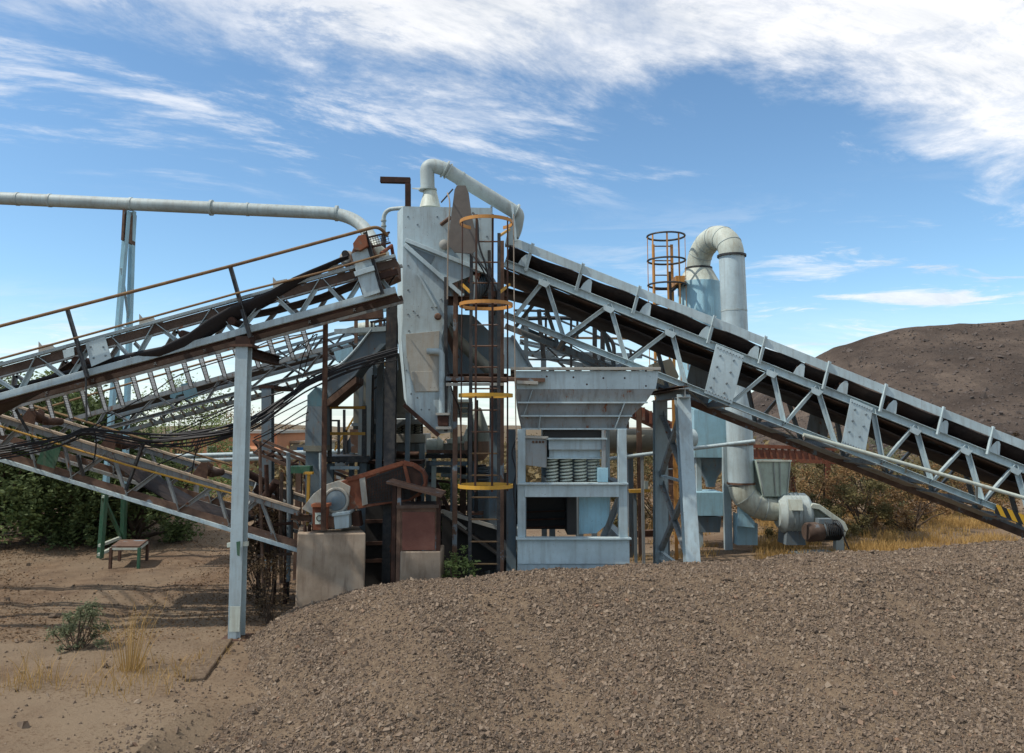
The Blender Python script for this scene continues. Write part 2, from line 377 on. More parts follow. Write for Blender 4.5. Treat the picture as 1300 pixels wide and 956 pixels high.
# gravel pile surface
mb=MB(); gx=np.arange(-3.8,11.5,.06); gy=np.arange(4.6,12.2,.06)
mb.sheet([[Vector((x,y,max(pile_h(x,y),-.9))) for x in gx] for y in gy])
o=mb.build('gravel_pile',MT['gravel']); o['kind']='structure'
# stones as ONE stuff object
def stones(name,mat,pos,sz):
    ico=np.array([(-1,-1,-1),(1,-1,-1),(1,1,-1),(-1,1,-1),(-1,-1,1),(1,-1,1),(1,1,1),(-1,1,1)],float)*.62
    fs=[(0,2,1),(0,3,2),(4,5,6),(4,6,7),(0,1,5),(0,5,4),(1,2,6),(1,6,5),(2,3,7),(2,7,6),(3,0,4),(3,4,7)]
    n=len(pos); V=np.repeat(ico[None],n,0)*(1+RNG.uniform(-.62,.42,(n,8,3)))
    V*=RNG.uniform(.55,1.4,(n,1,3)); q=RNG.normal(size=(n,4)); q/=np.linalg.norm(q,axis=1)[:,None]
    w_,x,y,z=q.T; R=np.stack([1-2*(y*y+z*z),2*(x*y-z*w_),2*(x*z+y*w_),2*(x*y+z*w_),1-2*(x*x+z*z),2*(y*z-x*w_),2*(x*z-y*w_),2*(y*z+x*w_),1-2*(x*x+y*y)],1).reshape(n,3,3)
    V=np.einsum('nij,nkj->nki',R,V)*sz[:,None,None]+pos[:,None,:]
    Fa=(np.array(fs)[None]+8*np.arange(n)[:,None,None]).reshape(-1)
    me=bpy.data.meshes.new(name); me.vertices.add(n*8); me.vertices.foreach_set('co',V.reshape(-1)); k=len(Fa)
    me.loops.add(k); me.loops.foreach_set('vertex_index',Fa.astype(np.int32)); me.polygons.add(k//3); me.polygons.foreach_set('loop_start',np.arange(0,k,3,dtype=np.int32))
    me.update(calc_edges=True); me.shade_flat(); me.materials.append(mat); o=bpy.data.objects.new(name,me); COL.objects.link(o); o['kind']='stuff'; return o
pos=[];sz=[]
n=0
while n<185000:
    X=random.uniform(-3.3,9.5); Y=random.uniform(5.2,10.3)
    if abs(X)>Y*.72+.3: continue
    h=pile_h(X,Y); g_=ground_h(X,Y)
    if h<g_: 
        if random.random()>.12: continue
        h=g_
    slope = Y<8.95
    cl_=fbm(X*2.2+.8*Y,Y*.55,.8,3,9)
    patch = (7.0<Y<8.95 and cl_>.12+.10*X) 
    if patch and random.random()<.40: continue
    if not slope and random.random()<.35: continue
    s=random.lognormvariate(math.log(.0086 if (slope and not patch) else .007),.5); s=min(s,.030)
    if random.random()<.004: s=random.uniform(.02,.032)
    pos.append((X,Y,h+s*.1)); sz.append(s); n+=1
stones('gravel_stones',MT['rock'],np.array(pos),np.array(sz))
# loose stones and litter on the yard
pos=[];sz=[]
for _ in range(9000):
    Y=random.uniform(6.5,22); X=random.uniform(-.75,.75)*Y
    s=random.lognormvariate(math.log(.009),.5); pos.append((X,Y,ground_h(X,Y)+s*.2)); sz.append(min(s,.05))
stones('yard_stones',MT['rock'],np.array(pos),np.array(sz))
# spoil heap hill
def hill_h(X,Y):
    # ridge profile as seen, at Y=75
    rx=[-10,12,17.8,22.4,25,27.4,29.2,32,35.6,38.5,46.3,60,90,140]; rz=[-1,1,3.2,5,6.9,8.6,9.8,10.7,11.6,11.9,12.3,13,10,0]
    top=float(np.interp(X,rx,rz))
    Yf=34; Yr=72
    if Y<Yf: return -.6
    t=min(1,(Y-Yf)/(Yr-Yf)); 
    h=top*(t**1.15)
    h+= (.28*fbm(X,Y,.11,4,3)+.16*fbm(X,Y,.5,4,4)+.28*noise.fractal(Vector((X*.6,Y*.07,3)),1,2,4)*max(.25,1-t*.8))*min(1,h/3)*(1.2-.7*t)
    if Y>Yr: h-= (Y-Yr)*.12
    return h
mb=MB(); mb.sheet([[Vector((x,y,hill_h(x,y)-.25)) for x in np.arange(4,110,.55)] for y in np.arange(32,120,.55)])
o=mb.build('spoil_heap_hill',MT['hill']); o['kind']='structure'
# low far hills
mb=MB(); rows=[]
for y,s in ((150,0),(170,.7),(200,1),(260,.3)):
    rows.append([Vector((x,y,-1+s*(3.2+2.2*fbm(x,y,.013,4,6)+ .5*fbm(x,y,.12,3,1)))) for x in np.arange(-260,260,2.5)])
mb.sheet(rows); o=mb.build('far_hills',simple('far dry hills','63553f',.95)); o['kind']='structure'
# kerb strip
kb=MB()
A=G(262,8.15); B=G(296,9.5)
kb.bar(Vector((A.x,A.y,ground_h(A.x,A.y)+.0)),Vector((B.x,B.y,ground_h(B.x,B.y)+.01)),.2,.07); o=kb.build('kerb',MT['gravel'],bevel=.015); o['kind']='structure'
# ================================================================== foliage
def leafquads(mb_v,mb_f,cs,size,flat=.5,asp=.45):
    """one small bent leaf per centre"""
    n=len(cs); cs=np.array(cs); a=RNG.normal(size=(n,3)); a[:,2]*=flat; a/=np.linalg.norm(a,axis=1)[:,None]
    b=RNG.normal(size=(n,3)); b-=a*(a*b).sum(1)[:,None]; b/=np.linalg.norm(b,axis=1)[:,None]
    s=size*RNG.uniform(.6,1.4,(n,1)); base=len(mb_v)*0
    return np.stack([cs-a*s, cs+b*s*asp, cs+a*s, cs-b*s*asp],1)
def quadobj(name,V,mat,parent=None):
    n=len(V); me=bpy.data.meshes.new(name); off=OFF.get(parent.name,Vector()) if parent else Vector()
    V=V-np.array(off)[None,None,:]
    me.vertices.add(n*4); me.vertices.foreach_set('co',V.reshape(-1)); me.loops.add(n*4); me.loops.foreach_set('vertex_index',np.arange(n*4,dtype=np.int32)); me.polygons.add(n); me.polygons.foreach_set('loop_start',np.arange(0,n*4,4,dtype=np.int32)); me.update(calc_edges=True)
    me.materials.append(mat); o=bpy.data.objects.new(name,me); COL.objects.link(o)
    if parent: o.parent=parent
    return o
def tree(name,label,cat,loc,h,wd,mat,nleaf=9000,ls=.07,trunk=.09,low=.05,clumps=26,group=None,stems=3,dp=None):
    loc=Vector(loc); t=thing(name,label,cat,loc,group); dp=dp or wd
    tb=MB(); cents=[]
    for i in range(clumps):
        an=random.uniform(0,2*PI); r=math.sqrt(random.random()); z=random.uniform(low,1)
        k=1-.55*max(0,z-.45)/.55; 
        c=loc+Vector((math.cos(an)*r*wd/2*k, math.sin(an)*r*dp/2*k, z*h)); cents.append((c,random.uniform(.13,.26)*min(wd,h*.8)))
    for i in range(stems):
        an=random.uniform(0,2*PI); foot=loc+Vector((math.cos(an)*.1*(stems>1)*wd/2,math.sin(an)*.08,-.1))
        for c,_ in random.sample(cents,max(2,len(cents)//(stems+2))):
            mid=foot.lerp(c,.5)+Vector((random.uniform(-.12,.12),random.uniform(-.12,.12),.12))*wd*.4; q=foot.lerp(mid,.3)+Vector((0,0,.15*h*.3))
            tb.tube([foot,q,mid,c],[trunk*.8,trunk*.55,trunk*.35,.008],6)
    tb.build('trunk',MT['bark'],t)
    cs=[]
    tw=sum(r**2 for _,r in cents)
    for c,r in cents:
        m=int(nleaf*r*r/tw)
        g=RNG.normal(size=(m,3)); g/=np.linalg.norm(g,axis=1)[:,None]; g*=(RNG.random((m,1))**.45)*r*(1+.45*np.sin(g[:,:1]*7+g[:,1:2]*5)); g[:,2]*=.8
        cs.append(np.array(c)[None]+g)
    cs=np.concatenate(cs); cs=cs[cs[:,2]>loc.z+.01]
    quadobj('crown',leafquads([],[],cs,ls),mat,t); return t
def tuft(name,label,cat,loc,h,r,mat,n=160,wd=.006,bend=.5,group=None,twig=False):
    """bunch of thin blades or twigs"""
    loc=Vector(loc); V=[]
    for _ in range(n):
        an=random.uniform(0,2*PI); rr=r*math.sqrt(random.random()); b=loc+Vector((math.cos(an)*rr*.35,math.sin(an)*rr*.35,-.02)); hh=h*random.uniform(.4,1)
        tip=loc+Vector((math.cos(an)*rr*1.1,math.sin(an)*rr*1.1,hh)); mid=b.lerp(tip,.55)+Vector((0,0,.18*hh))
        sd_=Vector((random.uniform(-1,1),random.uniform(-1,1),0)).normalized()*wd
        V.append([b-sd_,b+sd_,mid+sd_*.7,mid-sd_*.7]); V.append([mid-sd_*.7,mid+sd_*.7,tip+sd_*.15,tip-sd_*.15])
        if twig:
            for q in range(3):
                p0=mid.lerp(tip,random.random()); p1=p0+Vector((random.uniform(-1,1),random.uniform(-1,1),random.uniform(.1,1)))*h*.22
                V.append([p0-sd_*.5,p0+sd_*.5,p1+sd_*.2,p1-sd_*.2])
    V=np.array([[list(p) for p in q] for q in V])-np.array(loc)
    o=quadobj(name,V,mat); o.location=loc; return tag(o,label,cat,group)
def gz(p): return Vector((p.x,p.y,ground_h(p.x,p.y)))
# left trees
TL=[(-10,16.6,3.3,3.8,'leafd','dark green tree at the far left edge behind the green post foot'),
    (55,17.9,3.2,3.4,'leafl','light feathery green tree seen through the left conveyor frames'),
    (118,17.4,2.9,3.0,'leafd','dark tree just behind the tall forked pipe post'),
    (176,17.0,2.0,2.3,'leafd','low dark tree between the pipe post and the brown earth bank'),
    (225,25,3.7,4.6,'leafl','rounded olive tree beyond the earth bank, seen above the cables')]
for px,d,h,wd,mt,lb in TL:
    tree('tree',lb,'tree',gz(G(px,d)),h,wd,MT[mt],24000 if d<20 else 12000,.045,.07,.0,46,'trees behind the left conveyors',3)
# bare distant trees above the terracotta building
for i,(px,d,h,wd,lb) in enumerate([(300,44,3.4,4,'bare grey tree over the terracotta roof, left of the two'),(372,46,2.4,5,'bare low tree right of the terracotta building')]):
    tree('bare_tree',lb,'tree',gz(G(px,d)),h,wd,MT['drybr'],1500,.06,.09,.3,24,'bare trees behind the building',2)
# right scrub
SR=[(958,21,1.5,1.8,'drybr','brown leafless shrub just behind the tall duct bend'),(1000,20,1.35,2.2,'scrub','brown green shrub behind the blower and its intake box'),(1035,18.6,1.25,2.2,'drybr','bare brown shrub directly behind the motor belt guard'),
    (1070,21,1.9,2.6,'scrub','tall tangled olive shrub right of the belt guard'),(1105,19.2,1.5,2.6,'drybr','brown thicket under the striped end side of the right conveyor'),(1130,22,2.0,3.0,'leafy','greyest and tallest shrub under the middle of the right conveyor'),
    (1165,19.4,1.25,2.4,'scrub','olive shrub at the edge of the dry grass, third from the right'),(1205,21,1.3,2.6,'drybr','low brown shrub second from the right under the conveyor'),(1250,22.5,1.1,2.6,'scrub','low shrub furthest right under the conveyor'),
    (835,20,1.5,2.2,'drybr','brown shrub seen between the conveyor support legs'),(800,22,1.9,2.6,'scrub','shrub seen just right of the crusher stand'),(770,20,1.1,1.8,'scrub','small shrub seen through the crusher stand on its right'),(905,21,1.2,2,'drybr','shrub seen under the blue cyclone tank'),
    (1020,17.4,.9,1.8,'scrub','dark low bush close behind the belt guard'),(1085,17.8,1.05,2.2,'scrub','dull bush right of the blower motor at the edge of the grass'),(1145,18,.95,2.2,'drybr','brown bush in the grass below the middle of the right conveyor')]
for px,d,h,wd,mt,lb in SR:
    tree('shrub',lb,'shrub',gz(G(px,d)),h,wd,MT[mt],5200 if mt!='drybr' else 3800,.03,.035,.02,30,'shrubs behind the right conveyor',9)
# small foreground plants
tree('grey_green_bush','small grey green bush on the bare dirt at lower left','bush',gz(G(120,9.25)),.47,.62,MT['leafy'],4200,.014,.010,.08,26,None,16)
tuft('dry_weed','tall dry straw coloured weed beside the grey green bush','weed',gz(G(182,8.45)),.66,.3,MT['dry'],45,.004,twig=True)
DG=[(150,8.1,.16,.45),(190,8.0,.2,.5),(215,8.3,.14,.5),(60,8.0,.3,.22),(80,7.9,.36,.2),(45,7.8,.25,.2),(235,8.6,.12,.45),(285,9.0,.15,.2),(172,8.5,.18,.4)]
V=[]
def blades(lst,dens=260,wd=.0035):
    V=[]
    for X,Y,h,r in lst:
        z=ground_h(X,Y)
        if X>-3.0: z=max(z,pile_h(X,Y))
        for _ in range(int(dens*r)):
            an=random.uniform(0,2*PI); rr=r*math.sqrt(random.random()); b=Vector((X+math.cos(an)*rr,Y+math.sin(an)*rr,z-.01)); hh=h*random.uniform(.3,1.1)
            tip=b+Vector((random.gauss(0,.35)*hh,random.gauss(0,.35)*hh,hh)); mid=b.lerp(tip,.5)+Vector((0,0,.1*hh)); s=Vector((random.uniform(-1,1),random.uniform(-1,1),0)).normalized()*wd
            V.append([b-s,b+s,mid+s*.7,mid-s*.7]); V.append([mid-s*.7,mid+s*.7,tip+s*.1,tip-s*.1])
    return np.array([[list(p) for p in q] for q in V])
o=quadobj('dry_grass',blades([(G(px,d).x,d,h,r) for px,d,h,r in DG],170),MT['dry']); o['kind']='stuff'
lst=[]
for _ in range(190):
    px=random.uniform(960,1280); d=random.uniform(14.2,20); lst.append((G(px,d).x,d,random.uniform(.06,.26),random.uniform(.2,.5)))
for _ in range(40):
    px=random.uniform(690,900); d=random.uniform(15,21); lst.append((G(px,d).x,d,random.uniform(.1,.25),random.uniform(.15,.4)))
for _ in range(30):
    px=random.uniform(205,300); d=random.uniform(19,23); lst.append((G(px,d).x,d,random.uniform(.05,.15),random.uniform(.3,.6)))
o=quadobj('dry_grass_field',blades(lst,330,.005),MT['dry']); o['kind']='stuff'
# fallen leaves under the left trees
cs=[]
for _ in range(60000):
    Y=random.uniform(9.5,24); X=random.uniform(-.72,-.1)*Y
    if fbm(X,Y,.35,3,12)+ (Y-13)*.03+random.gauss(0,.28) < .05: continue
    cs.append((X,Y,ground_h(X,Y)+.012))
o=quadobj('fallen_leaves',leafquads([],[],cs,.017,.15),leafmat('fallen leaves','4a382a','9a7c5c',.05)); o['kind']='stuff'
# vines and weeds in the machine shadows
tree('dry_creeper','dry brown creeper tangled up the side of the big left conveyor leg','creeper',gz(G(346,11.3)),1.5,.75,MT['vine'],2600,.022,.015,.0,22,None,9)
tree('dry_creeper','low dry creeper at the left foot of the concrete plinth','creeper',gz(G(352,10.5)),.75,.7,MT['vine'],1500,.018,.012,.0,16,None,10)
tree('weed_bush','leafy green weed between the rusty cabinet and the ladder foot','weed',Vector((G(580,10.6).x,10.6,.35)),.62,.5,MT['leafl'],1100,.022,.012,.1,14,None,4)
tree('weed_bush','green bush seen behind the ladder through the machines','weed',gz(G(575,14.2)),1.75,.9,MT['leafl'],2200,.03,.02,.4,14,None,4)

# far scrub as one mass and rubble on the heap
cs=[]
for _ in range(1500):
    Y=random.uniform(27,75); X=random.uniform(-.75,.75)*Y
    if X>8 and Y>40: continue
    hh=random.uniform(.5,1.7); r=random.uniform(.6,1.6); m=int(60*r)
    g=RNG.normal(size=(m,3))*np.array([r*.5,r*.5,hh*.33])+np.array([X,Y,hh*.45]); cs.append(g)
cs=np.concatenate(cs); cs=cs[cs[:,2]>0]
o=quadobj('far_scrub',leafquads([],[],cs,.14),leafmat('far scrub leaves','5a4c36','8a7a55')); o['kind']='stuff'
pos=[];sz=[]
for _ in range(9000):
    Y=random.uniform(35,71); X=random.uniform(12,60); h=hill_h(X,Y)-.25
    s=random.lognormvariate(math.log(.07),.5); pos.append((X,Y,h+s*.1)); sz.append(min(s,.28))
stones('heap_rubble',simple('heap rubble stone','574e48',.95),np.array(pos),np.array(sz))
cs=[]
for _ in range(60):
    Y=random.uniform(34,46); X=random.uniform(14,50); h=hill_h(X,Y)-.25; r=random.uniform(.2,.6)
    cs.append(RNG.normal(size=(40,3))*r*.4+np.array([X,Y,h+r*.3]))
o=quadobj('heap_weeds',leafquads([],[],np.concatenate(cs),.09),MT['vine']); o['kind']='stuff'
# ================================================================== helpers for machinery
def plate(mb,pts,d,t):
    return mb.prism([P(x,y,d) for x,y in pts],(0,t,0))
def bolt1(p,par,mat,r=.013,h=.008):
    m=MB(); m.bolt(p,(0,-1,0),r,h); return m.build('bolt',mat,par,smooth=False)
def base(px,d): return gz(G(px,d))
class Line:                       # straight member seen in the photo, lying in the plane Y=d
    def __init__(s,x0,y0,x1,y1,d): s.x0,s.y0,s.k,s.d=x0,y0,(y1-y0)/(x1-x0),d
    def y(s,px): return s.y0+(px-s.x0)*s.k
    def p(s,px,dy=0,n=0):
        q=P(px,s.y(px),s.d); return q+Vector((0,dy,0))+s.n()*n
    def n(s):
        a=(P(s.x0+300,s.y(s.x0+300),s.d)-P(s.x0,s.y0,s.d)).normalized(); v=Vector((-a.z,0,a.x)); return v
    def dir(s): return (P(s.x0+300,s.y(s.x0+300),s.d)-P(s.x0,s.y0,s.d)).normalized()
def one(name,fn,mat,par,**k):
    m=MB(); fn(m); return m.build(name,mat,par,**k)
# ================================================================== RIGHT CONVEYOR
def right_conveyor():
    d=11.5; W=1.35
    bot=Line(652,404,1265,645,d); top=Line(641,334,1265,582,d); band=Line(655,308.5,1265,551.5,d-.04)
    xa,xb=640,1420
    t=thing('belt_conveyor','long pale blue truss conveyor climbing from the lower right up to the central chute tower','conveyor',base(1180,d+.6),'belt conveyors')
    N_=top.n()
    for side,y0 in (('near',0),('far',W)):
        f=1 if side=='near' else -1
        mm=MT['bluel'] if side=='near' else MT['blues']  # far truss in a darker copy, its shade put into the paint
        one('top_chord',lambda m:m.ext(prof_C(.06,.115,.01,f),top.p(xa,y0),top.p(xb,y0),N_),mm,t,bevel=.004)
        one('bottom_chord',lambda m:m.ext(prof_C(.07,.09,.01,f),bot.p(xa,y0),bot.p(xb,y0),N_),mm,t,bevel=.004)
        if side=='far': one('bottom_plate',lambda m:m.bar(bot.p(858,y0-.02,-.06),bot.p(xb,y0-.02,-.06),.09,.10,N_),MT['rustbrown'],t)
        T=[692,774,852,980,1037,1162,1226,1289,1352]; B=[716,796,871,928,996,1063,1110,1182,1248,1310,1375]
        pr=[(650,'b',692,'t')]
        seq=[('t',692),('b',716),('t',774),('b',796),('t',852),('b',871)]; seq2=[('b',928),('t',980),('b',996),('t',1037),('b',1061)]; seq3=[('t',1108),('b',1121),('t',1162),('b',1183),('t',1226),('b',1248),('t',1289),('b',1310),('t',1352),('b',1372)]
        for sq in ([('b',652)]+seq,seq2,seq3):
            for (k0,x0),(k1,x1) in zip(sq,sq[1:]):
                a=(top if k0=='t' else bot).p(x0,y0+.005*f); b=(top if k1=='t' else bot).p(x1,y0+.005*f)
                one('brace',lambda m:m.ext(prof_L(.058),a,b,(0,-1,0)),mm,t)
        for x in (692,774,852,980,1037,1162,1226,1289):
            q=[top.p(x-7,y0-.034*f,-.03),top.p(x+8,y0-.034*f,-.03),top.p(x+5,y0-.034*f,-.12),top.p(x-5,y0-.034*f,-.11)]
            one('node_plate',lambda m:m.prism(q,(0,-.006*f,0)),mm,t)
        for pts,bb in (([(908,437),(943,452),(928,513),(893,499)],[(913,452),(930,458),(909,466),(926,473),(905,480),(921,487),(901,492),(918,499)]),([(1078,506),(1106,518),(1096,576),(1066,564)],[(1083,520),(1097,526),(1080,534),(1094,541),(1076,548),(1089,554)])):
            g=MB(); g.prism([P(x,y,d)+Vector((0,y0-.05*f,0)) for x,y in pts],(0,-.01*f,0)); 
            gp=g.build('gusset_plate',mm,t,bevel=.002)
            if side=='near':
                for x,y in bb: bolt1(P(x,y,d)+Vector((0,-.06,0)),gp,MT['blued'],.017,.014)
                for k in range(9): 
                    a,b=Vector(pts[0]+(0,)),Vector(pts[1]+(0,)); q=a.lerp(b,(k+.5)/9)+Vector((0,4,0)); bolt1(P(q.x,q.y,d)+Vector((0,-.06,0)),gp,MT['blued'],.01,.012)
                    a,b=Vector(pts[3]+(0,)),Vector(pts[2]+(0,)); q=a.lerp(b,(k+.5)/9)+Vector((0,-4,0)); bolt1(P(q.x,q.y,d)+Vector((0,-.06,0)),gp,MT['blued'],.01,.012)
    # cross members under the truss
    for x in (716,796,871,928,996,1063,1121,1183,1248,1310):
        one('cross_member',lambda m:m.ext(prof_C(.05,.08),bot.p(x,0,-.0),bot.p(x,W,-.0),N_),MT['blues'],t)
    for i,(a,b) in enumerate(((716,796),(871,928),(996,1063),(1121,1183),(1248,1310))):
        one('plan_brace',lambda m:m.bar(bot.p(a,.05,-.03),bot.p(b,W-.05,-.03),.05,.01,N_),MT['blues'],t)
    # underside trays seen at the lower half
    for a,b in ((940,1010),(1030,1100),(1128,1196),(1210,1300)):
        one('drip_tray',lambda m:m.prism([bot.p(a,.45,-.058),bot.p(b,.45,-.058),bot.p(b,1.0,-.058),bot.p(a,1.0,-.058)],N_*-.012),MT['blues'],t)
    # belt deck and belts
    m=MB(); m.prism([top.p(xa,.04,-.075),top.p(xb,.04,-.075),top.p(xb,W-.04,-.075),top.p(xa,W-.04,-.075)],N_*-.006); m.build('deck_plate',MT['rustbrown'],t)
    sec=[(.06,.27),(.16,.20),(.34,.10),(.66,.085),(1.0,.10),(1.18,.20),(1.28,.27)]
    xs_=np.linspace(xa-2,xb,90)
    m=MB(); m.sheet([[top.p(x,y,n+.012*math.sin(x*.09)) for y,n in sec] for x in xs_]); bl=m.build('belt',MT['rubber'],t,solid=.014)
    m=MB(); m.sheet([[top.p(x,y,-.20-.11*max(0,min(1,(735-x)/90))-.012*math.sin(x*.06)) for y in (.14,.6,1.2)] for x in xs_]); m.build('return_belt',MT['rubber'],t,solid=.014)
    # idlers: fin plate each side, rollers between
    for x in (664,743,818,893,955,1013,1068,1130,1195,1261,1325):
        for y0 in (W+.02,-.03):
            m=MB(); m.prism([top.p(x-8.5,y0,.05),top.p(x+5,y0,.05),top.p(x+1.8,y0,.21),top.p(x-.5,y0,.24),top.p(x-3.5,y0,.23),top.p(x-7,y0,.15)],(0,.008,0))
            fin=m.build('idler_bracket',MT['bluel'],t,bevel=.002)
        m=MB()
        for a,b in (((.08,.21),(.36,.055)),((.40,.04),(.94,.04)),((.98,.055),(1.26,.21))):
            m.tube([top.p(x-2,a[0],a[1]-.01),top.p(x-2,b[0],b[1]-.01)],.04,12)
        m.build('roller',MT['rustd'],fin)
    # side band on posts
    one('side_band',lambda m:m.bar(band.p(654),band.p(xb),.010,.125,N_),MT['bluel'],t,bevel=.002)
    for x in (667,731,803,898,963,1044,1116,1189,1252,1318):
        one('band_post',lambda m:m.ext(prof_L(.05),top.p(x,-.045,.0),band.p(x+7,-.015,.09),(0,-1,0)),MT['bluel'],t)
    # sloping hand pipe and hazard striped end
    one('hand_pipe',lambda m:m.tube([P(1020,552,d-.35),P(1310,635,d-.35)],.028,10),MT['cream'],t)
    for x in (1060,1150,1240): one('pipe_bracket',lambda m:m.bar(P(x,552+(x-1020)*.286,d-.35),bot.p(x,0),.03),MT['bluel'],t)
    one('hazard_strip',lambda m:m.bar(bot.p(1262,-.045,-.02),bot.p(xb,-.045,-.02),.008,.13,N_),MT['hazard'],t)
    # supports: transverse bent under the middle
    def leg(a,b,w,mat=MT['blue']):
        return one('support_leg',lambda m:m.ext(prof_I(w,w*1.05,.014),a,b,(0,-1,0)),mat,t,bevel=.003)
    n0=P(866,503,11.45); n1=P(882,745,10.75); f0=P(838,508,12.95); f1=Vector((P(838,720,12.95).x,12.95,-.1))
    n1.z=-.1
    leg(n0,n1,.19); leg(f0,f1,.20,MT['blue'])
    one('head_beam',lambda m:m.ext(prof_I(.16,.13,.012),P(870,499,11.25),P(833,505,13.2)),MT['blues'],t,bevel=.003)
    one('head_beam',lambda m:m.ext(prof_I(.16,.05,.01),P(868,492,11.3),P(826,500,13.3)),MT['rustbrown'],t)
    lp=lambda k,u:(n0.lerp(n1,u) if k=='n' else f0.lerp(f1,u))
    for a,b in ((('n',.05),('f',.42)),(('n',.42),('f',.80)),(('f',.05),('n',.40)),(('f',.42),('n',.78))):
        one('leg_brace',lambda m:m.ext(prof_L(.07),lp(*a),lp(*b)),MT['blues'],t)
    for u in (.40,.80,.84):
        one('leg_tie',lambda m:m.bar(lp('n',u),lp('f',u),.05,.035),MT['bluel'],t)
    # foot pair outside the frame to the right
    leg(bot.p(1390,0,-.05),Vector((bot.p(1390).x,d,-.1)),.2); leg(bot.p(1390,W,-.05),Vector((bot.p(1390).x,d+W,-.1)),.2)
right_conveyor()
# ================================================================== LEFT MAIN CONVEYOR
def vtruss(t,top,bot,y0,seq,mm,w=.05,f=1):
    for (k0,x0),(k1,x1) in zip(seq,seq[1:]):
        if k0==k1: continue
        a=(top if k0=='t' else bot).p(x0,y0); b=(top if k1=='t' else bot).p(x1,y0)
        one('brace',lambda m:m.ext(prof_L(w),a,b,(0,-1,0)),mm,t)
def left_main():
    d=9.7; W=.62
    bot=Line(0,506,500,371,d); top=Line(0,467,500,329,d); xa,xb=-820,503; N_=top.n()
    t=thing('belt_conveyor','main left conveyor with yellow handrail and torn sagging belt, rising to the chute tower','conveyor',base(304,d),'belt conveyors')
    for side,y0 in (('near',0),('far',W)):
        f=1 if side=='near' else -1; mm=MT['blue'] if f==1 else MT['blues']  # far side coloured darker to stand in for shade behind the near truss
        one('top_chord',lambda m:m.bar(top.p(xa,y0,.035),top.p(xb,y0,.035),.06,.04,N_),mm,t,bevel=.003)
        if f==1: one('top_channel',lambda m:m.bar(top.p(xa,y0+.015*f,-.045),top.p(xb,y0+.015*f,-.045),.02,.10,N_),MT['browngrey'],t)  # rusty web, its brown also standing for shade inside the channel
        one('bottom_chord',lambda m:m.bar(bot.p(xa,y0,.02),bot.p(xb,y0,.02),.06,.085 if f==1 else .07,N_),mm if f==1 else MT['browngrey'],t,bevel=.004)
        one('bottom_channel',lambda m:m.bar(bot.p(xa,y0+.03*f,-.04),bot.p(xb,y0+.03*f,-.04),.02,.035,N_),MT['rustd'] if f==1 else MT['blues'],t)  # near bar is dark for the rusty web and the shaded underside
        vtruss(t,top,bot,y0+.01*f,[(('b' if k%2 else 't'),-20-38*k) for k in range(20,0,-1)],mm)
        vtruss(t,top,bot,y0+.01*f,[('b',-25),('t',-20),('b',24),('t',47),('b',86),('t',118)],mm)
        vtruss(t,top,bot,y0+.01*f,[('t',140),('b',170),('t',197),('b',237),('t',270),('b',300),('t',344),('b',378),('t',408),('b',438),('t',470),('b',498)],mm)
        if f==-1: continue
        g=MB(); g.prism([P(x,y,d)+Vector((0,y0-.045*f,0)) for x,y in [(111,436),(136,428),(144,455),(119,466)]],(0,-.01*f,0))
        gp=g.build('gusset_plate',MT['bluel'],t,bevel=.002)
        if f==1:
            [bolt1(P(x,y,d)+Vector((0,-.055,0)),gp,MT['blued']) for x,y in [(134,441),(137,452),(118,441),(122,455)]]
    one('splice_plate',lambda m:m.prism([P(x,y,d-.05) for x,y in [(80,445),(94,441),(95,451),(82,455)]],(0,-.01,0)),MT['bluel'],t)
    # transfer brackets standing on the upper chord
    for x in (62,190,360,430):
        fb=one('idler_bracket',lambda m:m.prism([top.p(x-12,0,.055),top.p(x+8,0,.055),top.p(x+7,0,.12),top.p(x-6,0,.13),top.p(x-9,0,.19)],(0,.008,0)),MT['dusty'],t)
        one('roller',lambda m:m.tube([top.p(x,.1,.06),top.p(x,W-.1,.06)],.045,12),MT['rustd'],fb)
    for x in (92,300,238): one('return_roller',lambda m:m.tube([bot.p(x,-.06,.17) if x!=92 else top.p(92,.0,-.16),(bot.p(x,W,.17) if x!=92 else top.p(92,W,-.16))],.05,12),MT['rustd'],t)
    # the torn belt hanging through the truss
    c=[(443,324,328),(432,327,333),(415,334,343),(395,342,355),(372,352,369),(345,368,385),(318,379,400),(292,389,411),(266,404,428),(238,424,446),(205,440,457),(170,447,462),(135,456,471),(100,466,479),(60,477,489),(20,489,500),(-30,503,514)]
    m=MB(); g=[]
    for x,y0_,y1_ in c:
        g.append([P(x-2*math.sin(u*3)*(y1_-y0_)*.1,y0_+(y1_-y0_)*u,d+(-.10 if x>190 else (.04 if x<165 else -.03))+.14*u*u) for u in (0,.25,.5,.75,1)])
    # refine by interpolation
    gg=[]
    for i in range(len(g)-1):
        for s in range(4):
            u=s/4; gg.append([a.lerp(b,u) for a,b in zip(g[i],g[i+1])])
    gg.append(g[-1]); m.sheet(gg); m.build('torn_belt',MT['blackbelt'],t,solid=.014)
    m=MB(); m.sheet([[P(x,y,d)+Vector((0,k,0)) for k in (.1,.3,.5)] for x,y in [(300,398),(340,390),(375,381),(405,372),(440,358),(480,344)]]); m.build('return_belt',MT['rubber'],t,solid=.012)
    m=MB(); m.sheet([[P(x,y,d)+Vector((0,k,0)) for k in (.1,.3,.5)] for x,y in [(-40,530),(15,500),(50,482),(78,462),(94,452)]]); m.build('belt_end',MT['rubber'],t,solid=.012)
    # handrail
    one('top_rail',lambda m:m.tube(fillet([P(-760,612,9.58),P(0,414,9.58),P(300,336,9.58),P(455,294,9.58),P(480,287,9.58),P(492,299,9.7)],.12),.021,10),MT['railrust'],t)
